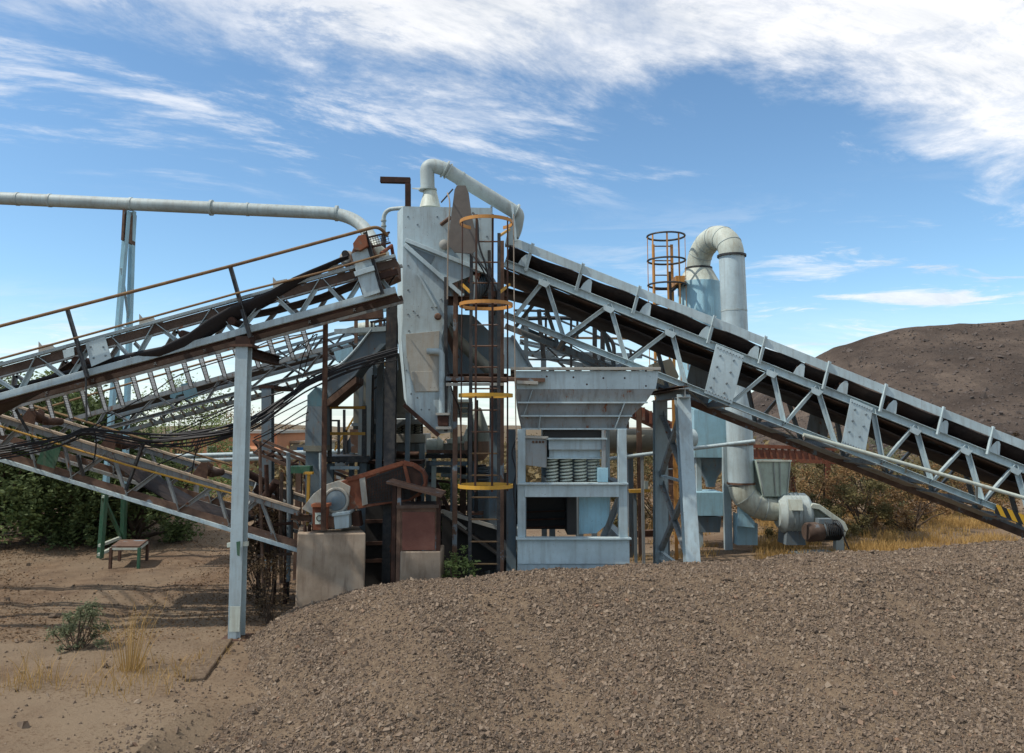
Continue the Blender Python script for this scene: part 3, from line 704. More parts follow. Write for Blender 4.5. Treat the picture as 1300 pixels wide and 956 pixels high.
    one('mid_rail',lambda m:m.tube([P(-760,661,9.58),P(0,455.5,9.58),P(180,406,9.59),P(300,372.5,9.58),P(409,345.5,9.58),P(490,322,9.58)],.014,8),MT['railrust'],t)
    for a,b in (((-160,455),(-134,546)),((-400,518),(-374,611)),((-640,580),(-614,676)),((84,392),(110,480)),((291.5,338),(317,428)),((463,294),(485,373))):
        one('rail_post',lambda m:m.ext(prof_L(.055,.008),P(*a,9.61),P(*b,9.61),(0,-1,0)),MT['black'],t)
    one('hanger_rod',lambda m:m.tube([P(109,478,9.62),P(110,535,9.62)],.012,6),MT['black'],t)
    # walkway on the far side: slotted cross angles and outer stringer
    st=Line(0,558,297,475,12.3)
    one('walkway_stringer',lambda m:m.bar(st.p(-760),st.p(415),.05,.07),MT['blues'],t)
    for i in range(-3,17):
        x=38+i*21.6; a=P(x,bot.y(x)+14,10.42); b=P(x+10,st.y(x+10),12.28)
        m=MB(); dv=b-a; L_=dv.length; u=dv.normalized(); sv=Vector((1,0,0))
        # slotted angle: two strips joined by short webs
        wd_=.062
        for o_ in (-wd_/2,wd_/2): m.bar(a+sv*o_,b+sv*o_,.012,.006)
        for k in range(17): 
            q=a+dv*((k+.5)/17); m.bar(q-sv*wd_/2,q+sv*wd_/2,.034,.006,(0,-.6,1))
        m.build('slotted_angle',MT['perf'],t,smooth=False)
    one('walkway_rail',lambda m:m.tube([P(-700,737,12.3),P(150,491,12.3),P(297,450,12.3),P(410,419,12.3)],.016,8),MT['railrust'],t)
    # supporting leg
    tl=P(309,440,d+.02); fl=Vector((P(300,800,d).x,d+.02,-.05)); tl.x=P(309,440,d).x
    lg=one('support_leg',lambda m:m.ext(prof_I(.148,.18,.014),tl,fl,(0,-1,0)),MT['blue'],t,bevel=.003)
    one('foot_plate',lambda m:m.prism([P(292,770,d-.10),P(305,770,d-.10),P(304,802,d-.10),P(290.5,802,d-.10)],(0,.008,0)),MT['cream'],lg)
    one('base_plate',lambda m:m.box(fl.x-.15,fl.x+.15,d-.15,d+.19,-.02,.015),MT['rust'],lg)
    one('green_patch',lambda m:m.prism([P(300,688,d-.086),P(305,687,d-.086),P(304,706,d-.086),P(301,705,d-.086)],(0,.003,0)),MT['green'],lg)
    one('clamp',lambda m:m.bar(P(289,692,d-.03),P(315,690,d-.03),.05,.05),MT['cream'],lg)
    one('cap_plate',lambda m:m.box(tl.x-.14,tl.x+.14,d-.1,d+.16,tl.z-.01,tl.z+.02),MT['rust'],lg)
    one('bearing_block',lambda m:m.box(tl.x-.08,tl.x+.10,d-.06,d+.12,tl.z+.02,tl.z+.12),MT['rustd'],lg)
    one('head_beam',lambda m:m.ext(prof_I(.12,.12),Vector((tl.x+.03,d+.12,tl.z-.07)),Vector((tl.x+.03,11.1,tl.z-.07))),MT['rustd'],t)
    for xx in (-330,-700): one('support_leg',lambda m:m.ext(prof_I(.148,.18,.014),bot.p(xx,.1,-.04),Vector((bot.p(xx).x,d+.1,-.05)),(0,-1,0)),MT['blue'],t)
    # head drive
    dr=one('drive_frame',lambda m:(plate(m,[(446,322),(466,314),(483,371),(462,378),(452,345)],9.62,.02),plate(m,[(449,345),(474,337),(476,343),(451,351)],9.58,.02)),MT['blue'],t,bevel=.003)
    one('drive_housing',lambda m:plate(m,[(444,325),(452,306),(468,303),(480,330),(476,370),(460,375)],9.72,.9),MT['rustbrown'],t,bevel=.01)
    one('drive_cover',lambda m:plate(m,[(455,299),(464,297),(467,312),(457,318),(449,317),(448,309)],9.55,.3),MT['redguard'],t,bevel=.004)
    one('pulley',lambda m:(m.lathe(P(440,327,9.9),(0,1,0),[(.0,0),(.06,0),(.1,.04),(.1,.6),(0,.6)],20)),MT['dusty'],t)
    one('pulley',lambda m:(m.lathe(P(438,322,9.86),(0,1,0),[(0,0),(.045,0),(.045,.06),(0,.06)],16)),MT['dark'],t)  # dark disc stands in for the shaded hole in the pulley end
    m=MB()
    for k in range(9): m.tube([P(467+k*3,303-k*.9,9.7),P(470+k*3,314-k*.9,9.7)],.004,4)
    for k in range(5): m.tube([P(466,302+k*3,9.7),P(494,294+k*3,9.7)],.004,4)
    m.bar(P(465,302,9.7),P(495,295,9.7),.02); m.bar(P(467,315,9.7),P(496,308,9.7),.02); m.build('mesh_guard',MT['rustd'],t)
    one('drum',lambda m:m.tube([P(470,313,10.0),P(484,327,10.2)],[.10,.125],16),MT['cream'],t)
    one('motor_bracket',lambda m:plate(m,[(482,340),(503,330),(504,350),(486,358)],10.0,.4),MT['rustbrown'],t); one('cross_bar',lambda m:m.bar(P(480,352,9.65),P(505,345,9.65),.07),MT['rustd'],t)
    one('mount_tube',lambda m:m.tube([P(484,322,9.6),P(497,312,9.8),P(500,330,9.9)],.025,8),MT['redguard'],t)
left_main()
# ================================================================== SECOND LEFT CONVEYOR (behind)
def left_back():
    d=14.; W=1.1
    top=Line(150,516,298,476,d); bot=Line(150,540,298,500,d); N_=top.n(); xa,xb=110,446
    t=thing('belt_conveyor','smaller left conveyor behind the main one, running parallel to it with a short open walkway','conveyor',base(342,d),'belt conveyors')
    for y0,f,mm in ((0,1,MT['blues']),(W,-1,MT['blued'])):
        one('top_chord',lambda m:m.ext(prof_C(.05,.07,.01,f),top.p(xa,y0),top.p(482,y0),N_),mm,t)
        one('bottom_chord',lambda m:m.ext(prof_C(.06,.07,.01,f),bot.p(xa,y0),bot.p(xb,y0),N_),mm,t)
        vtruss(t,top,bot,y0,[('b',118),('t',135),('b',165),('t',199),('b',225)],mm,.04)
        vtruss(t,top,bot,y0,[('b',262),('t',280),('b',316),('t',357),('b',385),('t',410),('b',436)],mm,.04)
    one('gusset_plate',lambda m:plate(m,[(229,488),(246,484),(252,503),(236,508)],d-.04,.01),MT['teal'],t)
    one('gusset_plate',lambda m:plate(m,[(422,442),(446,434),(450,452),(428,460)],d-.04,.01),MT['bluec'],t)
    one('return_roller_box',lambda m:plate(m,[(216,496),(232,492),(231,500),(224,502),(222,506),(216,505)],d-.03,.12),MT['teal'],t)
    m=MB(); m.sheet([[top.p(x,y,.03) for y in (.1,.55,1.0)] for x in (xa,200,300,400,480)]); m.build('belt',MT['rubber'],t,solid=.012)
    st=Line(150,552,298,512,15.2)
    for i in range(16):
        x=190+i*13.3; a=bot.p(x,0,-.05); b=st.p(x+4)+Vector((0,0,.03))
        one('walkway_bar',lambda m:m.bar(a,b,.035,.02),MT['blues'],t)
    one('walkway_stringer',lambda m:m.bar(st.p(120),st.p(446),.02,.03),MT['blued'],t)
    a=P(340,492,d); b=Vector((P(343,650,d).x,d,-.05))
    one('support_leg',lambda m:m.ext(prof_I(.17,.19,.012),a,b,(0,-1,0)),MT['blued'],t)
    one('cap_plate',lambda m:m.box(a.x-.13,a.x+.13,d-.1,d+1.2,a.z-.02,a.z+.04),MT['rustd'],t)
left_back()
# ================================================================== THIRD LEFT CONVEYOR (falling to the right)
def left_low():
    d=10.9; W=1.15
    top=Line(0,529,293,621,d); bot=Line(16,586,295,671,d); N_=top.n(); xa,xb=-330,380
    t=thing('belt_conveyor','lower left conveyor with tan side boards, descending to the right behind the big blue leg','conveyor',base(300,d+.5),'belt conveyors')
    for y0,f in ((0,1),(W,-1)):
        one('side_board',lambda m:m.bar(top.p(xa,y0,.02),top.p(xb,y0,.02),.075,.028,N_),MT['tan'],t)
        one('top_chord',lambda m:m.bar(top.p(xa,y0+.01,-.035),top.p(xb,y0+.01,-.035),.05,.065,N_),MT['blues'],t)
        one('bottom_chord',lambda m:m.bar(bot.p(-320,y0,-.02),bot.p(xb,y0,-.02),.07,.05,N_),MT['bluel'] if f==1 else MT['blues'],t,bevel=.003)
        one('bottom_web',lambda m:m.bar(bot.p(-320,y0+.02,.05),bot.p(xb,y0+.02,.05),.02,.09,N_),MT['rustbrown'],t)
        vtruss(t,top,bot,y0,[('b',-300),('t',-262),('b',-225),('t',-188),('b',-150),('t',-112),('b',-75),('t',-40),('b',-10),('t',30),('b',44)],MT['blues'],.05)
        vtruss(t,top,bot,y0,[('t',78),('b',90),('t',141),('b',160),('t',208),('b',226),('t',274),('b',290),('t',330),('b',350)],MT['blues'],.05)
    one('green_panel',lambda m:plate(m,[(46,588),(53,570),(78,567),(69,595)],d-.05,.012),MT['green'],t)
    one('inner_board',lambda m:plate(m,[(79,563),(128,577),(128,584),(82,572)],d+.05,.01),MT['dusty'],t)
    for x in (33,135,252):
        m=MB(); m.prism([top.p(x-9,.0,.03),top.p(x+9,.0,.03),top.p(x+7,.0,.16),top.p(x+3,.0,.24),top.p(x-4,.0,.22)],(0,.02,0)); one('idler_flange',lambda m:m.prism([top.p(x-6,.25,.03),top.p(x+6,.25,.03),top.p(x+3,.25,.2),top.p(x-4,.25,.22)],(0,.02,0)),MT['rust'],t)
        ib=m.build('idler_bracket',MT['rust'],t)
        m=MB(); m.tube([top.p(x,.03,.17),top.p(x+1,.4,.06)],.055,12); m.tube([top.p(x,.42,.05),top.p(x,.8,.05)],.055,12); m.build('roller',MT['rust'],ib)
    m=MB(); pts=[(60,567),(100,577),(126,586),(150,601),(178,622),(215,643),(255,656),(300,668)]
    m.sheet([[P(x,y,d)+Vector((0,k,0)) for k in (.2,.45,.7,.95)] for x,y in pts]); m.build('sagging_belt',MT['rubber'],t,solid=.014)
    one('near_rail',lambda m:m.tube([P(-330,440,10.6),P(0,541,10.6),P(160,590,10.6),P(300,628,10.6)],.013,8),MT['yellow'],t)
    one('far_rail',lambda m:m.tube([P(-330,417,12.2),P(45,516,12.2),P(160,551,12.2),P(300,592,12.2)],.018,8),MT['railrust'],t)
    for a,b in (((182,563),(160,622)),((20,520),(36,548)),((98,578),(106,604))): one('rail_post',lambda m:m.bar(P(*a,10.62),P(*b,10.7),.035),MT['black'],t)
    one('support_leg',lambda m:(m.bar(bot.p(-300,0,-.04),Vector((bot.p(-300).x,d,-.05)),.15),m.bar(bot.p(-300,W,-.04),Vector((bot.p(-300).x,d+W,-.05)),.15)),MT['blued'],t,split=True)
left_low()
# ================================================================== CABLES
def spline(pts,k=6):
    pts=[Vector(p) for p in pts]; out=[]
    q=[pts[0]]+pts+[pts[-1]]
    for i in range(1,len(q)-2):
        for s in range(k):
            u=s/k; a,b,c,e=q[i-1],q[i],q[i+1],q[i+2]
            out.append(.5*((2*b)+(c-a)*u+(2*a-5*b+4*c-e)*u*u+(3*b-a-3*c+e)*u**3))
    out.append(pts[-1]); return out
def cable(pts,r,label,group,mat=None,cat='cable'):
    m=MB(); m.tube(spline([P(*p) for p in pts]),r,6); o=m.build('cable',mat or MT['cable']); setorigin(o,P(*pts[0])); return tag(o,label,cat,group)
bundle=[(-30,582,10.2),(40,569,10.15),(78,560,10.15),(108,550,10.15),(140,553,10.2),(190,560,10.3),(240,558,10.3),(298,548,10.2),(330,532,10.3),(362,510,10.4),(394,488,10.5),(446,466,10.6),(505,449,10.8)]
for i in range(13):
    ox,oy,od=random.gauss(0,1),random.gauss(0,4.2),random.gauss(0,.05)
    pts=[(x,y+oy*(.5+.9*abs(math.sin(x*.011+i)))+random.gauss(0,1.4),dd+od) for x,y,dd in bundle]
    if i%3==1: pts=pts[5:]
    if i%4==3: pts=pts[:9]
    cable(pts,random.choice([.008,.011,.014]),'black cable in the thick sagging bundle slung below the left conveyors','black cables in the sagging bundle')
spread=[[(108,548,10.2),(150,522,10.3),(194,498,10.6),(230,475,10.8),(297,453,11)],[(104,552,10.2),(160,528,10.4),(220,512,10.6),(300,480,11)],[(190,562,10.4),(240,540,10.5),(298,515,10.7),(360,498,10.8)],
 [(180,566,10.4),(230,548,10.5),(298,518,10.7)],[(160,571,10.4),(220,552,10.5),(260,545,10.5),(298,541,10.6)],[(200,590,10.5),(250,570,10.5),(300,552,10.6)],[(220,533,10.6),(262,528,10.6),(298,514,10.7),(350,500,10.8)],
 [(320,560,10.9),(352,545,11),(392,523,11.1)],[(318,548,10.9),(352,527,11),(390,508,11.1)],[(322,575,10.9),(352,551,11),(392,533,11.1)],[(322,556,10.9),(352,540,11),(390,515,11.1)],
 [(320,470,10.9),(345,462,11),(372,446,11),(402,424,11)],[(318,444,11),(345,432,11),(380,425,11),(412,420,11)],[(262,548,10.3),(250,570,10.4),(243,602,10.5)],[(403,424,10.9),(392,450,10.9),(388,465,11),(384,480,11)],[(398,424,10.9),(386,448,10.9),(380,470,11),(376,490,11)]]
for s in spread: cable(s,.008,'thin black cable fanning loosely across the gap between the left conveyors','loose thin cables between the left conveyors')
# ================================================================== BIG LEFT PIPE AND ITS POST
pp=thing('overhead_pipe','long pale grey overhead pipe crossing the sky at upper left, bent down at its end','pipe',base(165,15.3))
pth=fillet([P(-1100,202,15.3),P(452,272.2,15.3),P(496,342,14.4)],.62,14)
one('pipe_run',lambda m:m.tube(pth,M(8.2,15.3),22),MT['duct'],pp)
for x in (-500,-240,21,62,165,267,313,426):
    c0=P(x,249+(x+60)*.0451,15.3); c1=P(x+3,249+(x+63)*.0451,15.3); one('flange',lambda m:m.tube([c0,c1],M(10.3,15.3) if x in (267,426) else M(8.9,15.3),22),MT['duct'],pp)
ps=thing('pipe_post','tall narrow two legged pipe post, blue grey above and green at the foot','post',base(140,15.3))
L0=P(160,268,15.2); L1=P(125,709,15.2); R0=P(167,268,15.5); R1=P(154,697,15.9); 
kL=(625-268)/(709-268)
one('leg',lambda m:m.ext(prof_L(.13,.015),L0,L0.lerp(L1,kL),(0,-1,0)),MT['bluec'],ps); one('foot',lambda m:m.ext(prof_L(.13,.015),L0.lerp(L1,kL),L1,(0,-1,0)),MT['green'],ps)
one('leg',lambda m:m.ext(prof_L(.13,.015),R0,R0.lerp(R1,kL),(0,-1,0)),MT['bluec'],ps); one('foot',lambda m:m.ext(prof_L(.13,.015),R0.lerp(R1,kL),R1,(0,-1,0)),MT['green'],ps)
one('saddle',lambda m:m.box(L0.x-.02,R0.x+.06,15.1,15.6,L0.z-.6,L0.z+.02),MT['rustbrown'],ps)
for u,v,mm in ((.17,.32,'blue'),(.34,.35,'blue'),(.5,.62,'blue'),(.66,.8,'blue')): one('lacing',lambda m:m.bar(L0.lerp(L1,u),R0.lerp(R1,v),.045,.02),MT[mm],ps)
for a,b,mm in ((.83,.97,'green'),(.965,.965,'cream'),(.99,.985,'cream'),(.83,.83,'cream')): one('cross_tie',lambda m:m.bar(L0.lerp(L1,a),R0.lerp(R1,b),.06,.05),MT[mm],ps)
# bench
bt=thing('metal_bench','small low metal table with rusty top standing on the dirt beside the green post foot','table',base(178,14.4))
zt=.36; c=[(-7.08,14.35),(-6.38,14.3),(-6.5,15.1),(-7.3,15.15)]
c=[(G(152,14.3).x,14.3),(G(187,14.3).x,14.3),(G(197,15.1).x,15.1),(G(163,15.1).x,15.1)]
one('top',lambda m:m.prism([(x,y,zt) for x,y in c],(0,0,.03)),MT['rustbrown'],bt)
one('frame',lambda m:[m.bar((*c[i],zt-.02),(*c[(i+1)%4],zt-.02),.03,.035) for i in range(4)],MT['cream'],bt)
for i,(x,y) in enumerate(c): one('leg',lambda m:m.bar((x,y,zt),(x,y,0),.045),MT['green' if i in(1,) else 'rust'],bt)
# distant twin pipe
tp=thing('ground_pipe_run','pale horizontal twin pipe running low across the yard behind the left conveyors','pipe',base(150,19))
for k,(o_,r_) in enumerate(((0,.055),(.14,.05))): one('pipe',lambda m:m.tube([P(-900,619-o_*45,19),P(470,578-o_*45,19)],r_,10),MT['bluel'],tp)
for x in (30,250,430): q=P(x,590,19); one('stand',lambda m:m.bar((q.x,19.02,q.z),(q.x,19.02,0),.09),MT['blues'],tp)
# ================================================================== BUILDING FAR LEFT
def bx(m,x0,x1,y0,y1,dd,t): 
    a=P(x0,y1,dd); b=P(x1,y0,dd); return m.box(a.x,b.x,dd,dd+t,a.z,b.z)
bd=thing('flat_building','low terracotta coloured building with a flat roof slab seen between the conveyor legs','building',base(280,34))
one('wall',lambda m:bx(m,214,352,550,616,34,5),MT['terra'],bd)
one('roof',lambda m:bx(m,211,355,546.5,550.2,33.9,5.2),MT['dusty'],bd)
for x in (232,262,290): 
    wn=one('window',lambda m:bx(m,x,x+13,566,580,33.94,.05),MT['paleplaster'],bd); one('pane',lambda m:bx(m,x+1.5,x+11.5,567.5,578.5,33.92,.03),MT['dark'],wn)
one('awning',lambda m:m.prism([P(300,572,32.2),P(356,574,32.2),P(356,570,34),P(300,568,34)],(0,0,.08)),MT['terra'],bd)
b2=thing('plaster_shed','pale plaster shed with a bright blue door right of the terracotta building','building',base(372,36))
one('wall',lambda m:bx(m,353,400,562,613,36,4),MT['paleplaster'],b2); one('roof',lambda m:bx(m,352,402,560,562.5,35.9,4.2),MT['tan'],b2)
one('door',lambda m:bx(m,376,385,568,611,35.95,.05),simple('blue door','2f6ea8',.6),b2)
# ================================================================== CHUTE TOWER
ct=thing('chute_tower','tall pale blue chute tower with tapered lower spout and rust stained patch plate','chute',base(560,11.2))
D=10.9
def chute():
    m=MB(); fr=[(512,262),(622,264),(622,352),(590,365),(568,372),(568,440),(563,455),(567,500),(572,530),(571,550),(557,552),(517,513),(511,440)]
    f=[P(x,y,D) for x,y in [(512,262),(622,264),(622,345),(568,372),(568,440)]]
    m.prism([P(x,y,D) for x,y in [(512,262),(624,264),(624,340),(568,362),(568,402),(512,402)]],(0,1.35,0)); m.build('hood',MT['blue'],ct)
    m=MB(); m.prism([P(x,y,D) for x,y in [(512,402.02),(568,402.02),(560,430),(566,470),(572,500),(572,549),(556,551),(517,516),(514,470),(510,430)]],(0,.55,0)); m.build('spout',MT['blue'],ct)
    # slanted left face, its sunlit look put into a paler paint
    m=MB(); m.prism([P(512,262,D),P(512,402,D),P(510,430,D),P(517,514,D),P(513.5,506,D+.12),P(505.5,432,D+.12),P(505,402,D+.12),P(505,270,D+.12)],(-.006,0,0)); m.build('side_plate',MT['bluel'],ct)
    for y in range(275,400,31): bolt1(P(518,y,D),ct,MT['blued'])
    for x,y in ((530,285),(555,275),(560,380),(530,400),(519,420),(524,455),(530,470),(530,505),(545,520),(560,510),(535,520),(522,500),(516,470),(607,275),(618,300),(525,395),(548,390)): bolt1(P(x,y,D),ct,MT['blued'])
    # diagonal channels, with a dark flat plate for the shaded recess between them
    one('stiffener',lambda m:m.bar(P(515,305,D-.03),P(621,347,D-.03),.07,.055,(0,0,1)),MT['bluel'],ct,bevel=.004)
    one('stiffener',lambda m:m.bar(P(514,311,D-.03),P(588,376,D-.03),.07,.055,(0,0,1)),MT['bluel'],ct,bevel=.004)
    one('slot_shade',lambda m:plate(m,[(524,314),(552,325),(546,338)],D-.012,.01),MT['blued'],ct)
    one('rib',lambda m:m.bar(P(531,348,D-.015),P(554,390,D-.015),.07,.03),MT['blue'],ct)
    one('patch_plate',lambda m:plate(m,[(515,424),(558,420),(557,448),(561,470),(566,497),(527,498),(519,470),(516,445)],D-.012,.014),MT['dusty'],ct,bevel=.002)
    one('patch_plate',lambda m:plate(m,[(522,472),(558,471),(564,496),(528,497)],D-.024,.014),MT['dusty'],ct,bevel=.002)
    one('spout_lip',lambda m:m.bar(P(513,514,D-.05),P(557,553,D-.05),.09,.05,(0,0,1)),MT['rustd'],ct)
    one('drain_pipe',lambda m:m.tube(fillet([P(542,446,D-.06),P(561,446,D-.07),P(561,524,D-.07)],.07),.042,14),MT['blue'],ct)
    one('drain_box',lambda m:(plate(m,[(555,528),(569,528),(569,541),(556,541)],D-.14,.15)),MT['rustd'],ct,bevel=.01)
    one('drain_flange',lambda m:(plate(m,[(553,524),(571,524),(571,527),(553,527)],D-.16,.19),plate(m,[(553,541.5),(573,541.5),(573,545),(553,545)],D-.16,.19)),MT['dusty'],ct)
    one('clamp_ring',lambda m:m.lathe(P(556,402,D-.03),(0,-1,0),[(0,0),(.05,0),(.05,.02),(.03,.04),(0,.04)],14),MT['rustbrown'],ct)
    one('hinge_lug',lambda m:m.tube([P(560,285,D-.03),P(572,276,D-.12)],.03,8),MT['rustbrown'],ct)
    one('bearing',lambda m:m.lathe(P(564,311,D-.02),(0,-1,0),[(0,0),(.07,0),(.07,.04),(.03,.06),(0,.06)],16),MT['dusty'],ct)
    # tower columns
    for x,dd in ((498,11.25),(498,12.2),(628,12.2)):
        q=P(x,400,dd); one('column',lambda m:m.ext(prof_I(.15,.16),(q.x,dd,-.05),(q.x,dd,q.z+(.5 if x>600 else .2)),(0,-1,0)),MT['black' if dd<11.5 else 'blued'],ct)
chute()
def rubberflap():
    pts=[(570,312),(570,295),(574,265),(577,241),(580,235.5),(591,235.5),(595,245),(598,268),(602,288),(607,298),(606,314),(600,322),(577,320)]
    m=MB(); m.prism([P(x,y,10.55) for x,y in pts],(0,.035,0)); o=m.build('belt_flap',MT['oldbelt'],None,smooth=False); setorigin(o,P(588,322,10.57)); tag(o,'worn grey strip of old belting hung in front of the tower top','belt flap')
    return o
rubberflap()
# top duct
td=thing('exhaust_duct','pale curved duct rising from a cone on the tower roof, then sloping down right','duct',P(545,262,11.5))
one('cone',lambda m:m.lathe(P(546,263,11.5),(0,0,1),[(.165,-.02),(.155,.0),(.095,.24),(.09,.25)],28),MT['cream'],td)
one('collar',lambda m:(m.lathe(P(543,241,11.5),(0,0,1),[(.0,-.012),(.135,-.012),(.135,.012),(0,.012)],28),m.prism([P(533,241,11.4),P(523,240,11.45),P(533,240,11.6)],(0,0,.02))),MT['duct'],td)
pt=fillet([P(543,241,11.5),P(542,209,11.5),P(562,213,11.5),P(655,270,11.9)],.3,10)
one('bend',lambda m:m.tube(pt,M(9.3,11.5),22),MT['duct'],td)
for a,b in (((557,208),(559,210)),): pass
def onpipe(x): 
    u=(x-562)/(655-562); return P(562,213,11.5).lerp(P(655,270,11.9),u)
for x,r in ((564,12),(568,11),(583,9.9),(653,12)): one('flange',lambda m:m.tube([onpipe(x),onpipe(x+1.6)],M(r,11.6),22),MT['duct'],td)
one('end_elbow',lambda m:m.tube(fillet([onpipe(650),onpipe(658),P(655,290,12),P(651,300,12)],.14,8),M(8.6,11.9),18),MT['duct'],td)
one('end_hood',lambda m:m.prism([P(647,282,11.9),P(658,283,11.9),P(654,312,11.9),P(641,310,11.9)],(0,.2,0)),MT['duct'],td)
one('strap',lambda m:m.bar(P(624,262,11.3),P(624,345,11.3),.03,.03),MT['blued'],td)
one('strap',lambda m:m.bar(P(650,258,11.4),P(655,306,11.4),.045,.03),MT['bluel'],td)
m=MB(); m.bar(P(483,228.5,11.6),P(521,229.5,11.6),.085,.085); m.bar(P(518,229,11.6)+Vector((0,0,-.044)),P(518,264,11.6),.08,.08); m.bar(P(518,264,11.6),P(518,275,11.6),.06); o=m.build('bracket_arm',MT['rustd'],bevel=.004); setorigin(o,P(518,266,11.6)); tag(o,'dark rusty L shaped steel arm standing up against the sky on the tower roof','bracket')
vp=thing('vent_pipe','thin hooked vent pipe at the upper left corner of the chute tower','pipe',P(487,330,11.2))
one('tube',lambda m:m.tube(fillet([P(487,298,11.2),P(487,266,11.2),P(514,264,11.1)],.16),M(2.7,11.2),12),MT['duct'],vp)
one('hose',lambda m:m.tube([P(487,345,11.2),P(487,298,11.2)],M(3.2,11.2),12),MT['black'],vp)
for y in (280,287): q=P(487,y,11.2); one('ring',lambda m:m.lathe(q,(0,0,1),[(0,-.01),(M(3.7,11.2),-.01),(M(3.7,11.2),.01),(0,.01)],12),MT['duct'],vp)
cable([(575,240,10.8),(568,248,10.8),(560,257,10.8)],.012,'short black hose end curling off the top of the grey belt flap',None)
cable([(600,270,10.5),(606,280,10.45),(608,310,10.45),(616,335,10.45),(622,360,10.5)],.013,'black cable looping down beside the grey belt flap inside the ladder cage',None)
# ================================================================== LADDER WITH CAGE
lc=thing('caged_ladder','tall dark ladder in a yellow hooped safety cage in front of the chute tower','ladder',base(616,10.3))
cz=[P(616,y,10.3).z for y in (289,391,503,615)]; cxw=P(617,391,10.05).x; R_=M(34,10.05)
def arc(z,a0,a1,n=28): return [Vector((cxw+R_*math.sin(a0+(a1-a0)*k/n),10.05-R_*math.cos(a0+(a1-a0)*k/n)*.98,z)) for k in range(n+1)]
for i,z in enumerate(cz):
    m=MB(); pts=arc(z,-PI*(.78 if i==0 else 1),PI*(.78 if i==0 else 1),36)
    V=[];Fc=[]; h=.022
    for p in pts:
        c=Vector((cxw,10.05,z)); o=(p-c).normalized()*.005
        V+= [p+o+Vector((0,0,h)),p+o-Vector((0,0,h)),p-o-Vector((0,0,h)),p-o+Vector((0,0,h))]
    for k in range(len(pts)-1):
        for j in range(4): Fc.append((k*4+j,k*4+(j+1)%4,k*4+4+(j+1)%4,k*4+4+j))
    Fc+=[(0,1,2,3),tuple(range(len(V)-4,len(V)))]
    m.add(V,Fc); m.build('cage_hoop',MT['yellowb'] if i>1 else MT['orange'],lc,smooth=False)
zb=P(616,650,10.3).z
for an in (-1.15,-.35,.28,1.0):
    p=Vector((cxw+(R_-.01)*math.sin(an),10.05-(R_-.01)*math.cos(an),0)); one('cage_strip',lambda m:m.bar(Vector((p.x,p.y,cz[0]+.03)),Vector((p.x,p.y,cz[3]-.05)),.026,.008,(math.sin(an),-math.cos(an),0)),MT['rustd'],lc)
lx0=P(597,600,10.6).x; lx1=P(633,600,10.6).x; tz=P(616,400,10.6).z
for x in (lx0,lx1): one('rail',lambda m:m.bar((x,10.6,0),(x,10.6,cz[0]),.045,.02,(0,-1,0)),MT['black'],lc)
z=P(616,717,10.6).z-.28*2
while z<cz[0]:
    one('rung',lambda m:m.tube([(lx0,10.6,z),(lx1,10.6,z)],.011,8),MT['railrust'] if z<2.2 else MT['rustbrown'],lc); z+=.285
for y,a in ((300,-1),(300,1),(372,-1),(372,1)):
    q=P(616,y,10.6); x=lx0 if a<0 else lx1; one('stay',lambda m:m.bar((x,10.6,q.z),(x+a*.14,10.85,q.z+.16),.03),MT['yellow'],lc)
cable([(652,272,10.3),(653,400,10.3),(656,615,10.35)],.008,'pale vertical rope hanging at the right edge of the ladder cage',None,MT['wire'],'rope')
cable([(568,245,10.6),(571,260,10.45),(569,300,10.45),(568,380,10.5)],.010,'pale thin conduit hanging at the left edge of the grey belt flap',None,MT['wire'],'conduit')
# rusty support frame behind the ladder
rf=thing('support_tower','rusty steel frame behind the caged ladder carrying a small motor and platform','frame',base(610,11.05))
for x in (579,637): a=P(x,297,10.95) if x<600 else P(x,306,10.95); one('post',lambda m:m.bar(a,Vector((P(x,480,10.95).x,10.95,0)),.065,.06,(0,-1,0)),MT['rustbrown'],rf,bevel=.004)
one('post',lambda m:m.bar(P(566,352,10.85),P(566,548,10.85),.045),MT['black'],rf)
one('post',lambda m:m.bar(P(621,318,10.85),P(623,482,10.85),.045),MT['black'],rf)
for y in (382,480): one('cross_beam',lambda m:m.ext(prof_C(.08,.12),P(566,y,11.0),P(645,y,11.0)),MT['rust'],rf)
one('platform',lambda m:(m.prism([P(566,483,10.7),P(692,485,10.7),P(692,482,11.5),P(566,480,11.5)],(0,0,.05))),MT['rustbrown'],rf)
one('toe_plate',lambda m:plate(m,[(566,486),(640,486),(640,489.5),(566,490)],10.66,.02),MT['dusty'],rf)
mo=thing('electric_motor','small grey finned motor with a red terminal box behind the ladder cage','motor',P(606,380,11.2))
one('housing',lambda m:m.tube([P(598,368,11.0),P(622,364,11.2)],[.17,.17],18),MT['blued'],mo)
one('fins',lambda m:[m.lathe(P(600+k*3,367.5-k*.5,11.0+k*.022),(1,.25,0),[(.18,0),(.195,.004),(.18,.008)],18) for k in range(8)],MT['blued'],mo)
one('terminal_box',lambda m:plate(m,[(597,343),(610,347),(606,362),(594,358)],10.9,.14),MT['redguard'],mo,bevel=.004)
one('cover_label',lambda m:plate(m,[(600,349),(606,351),(604,358),(598,356)],10.88,.015),MT['cream'],mo)
one('bracket',lambda m:plate(m,[(588,374),(640,368),(642,386),(588,388)],11.0,.5),MT['rust'],mo)
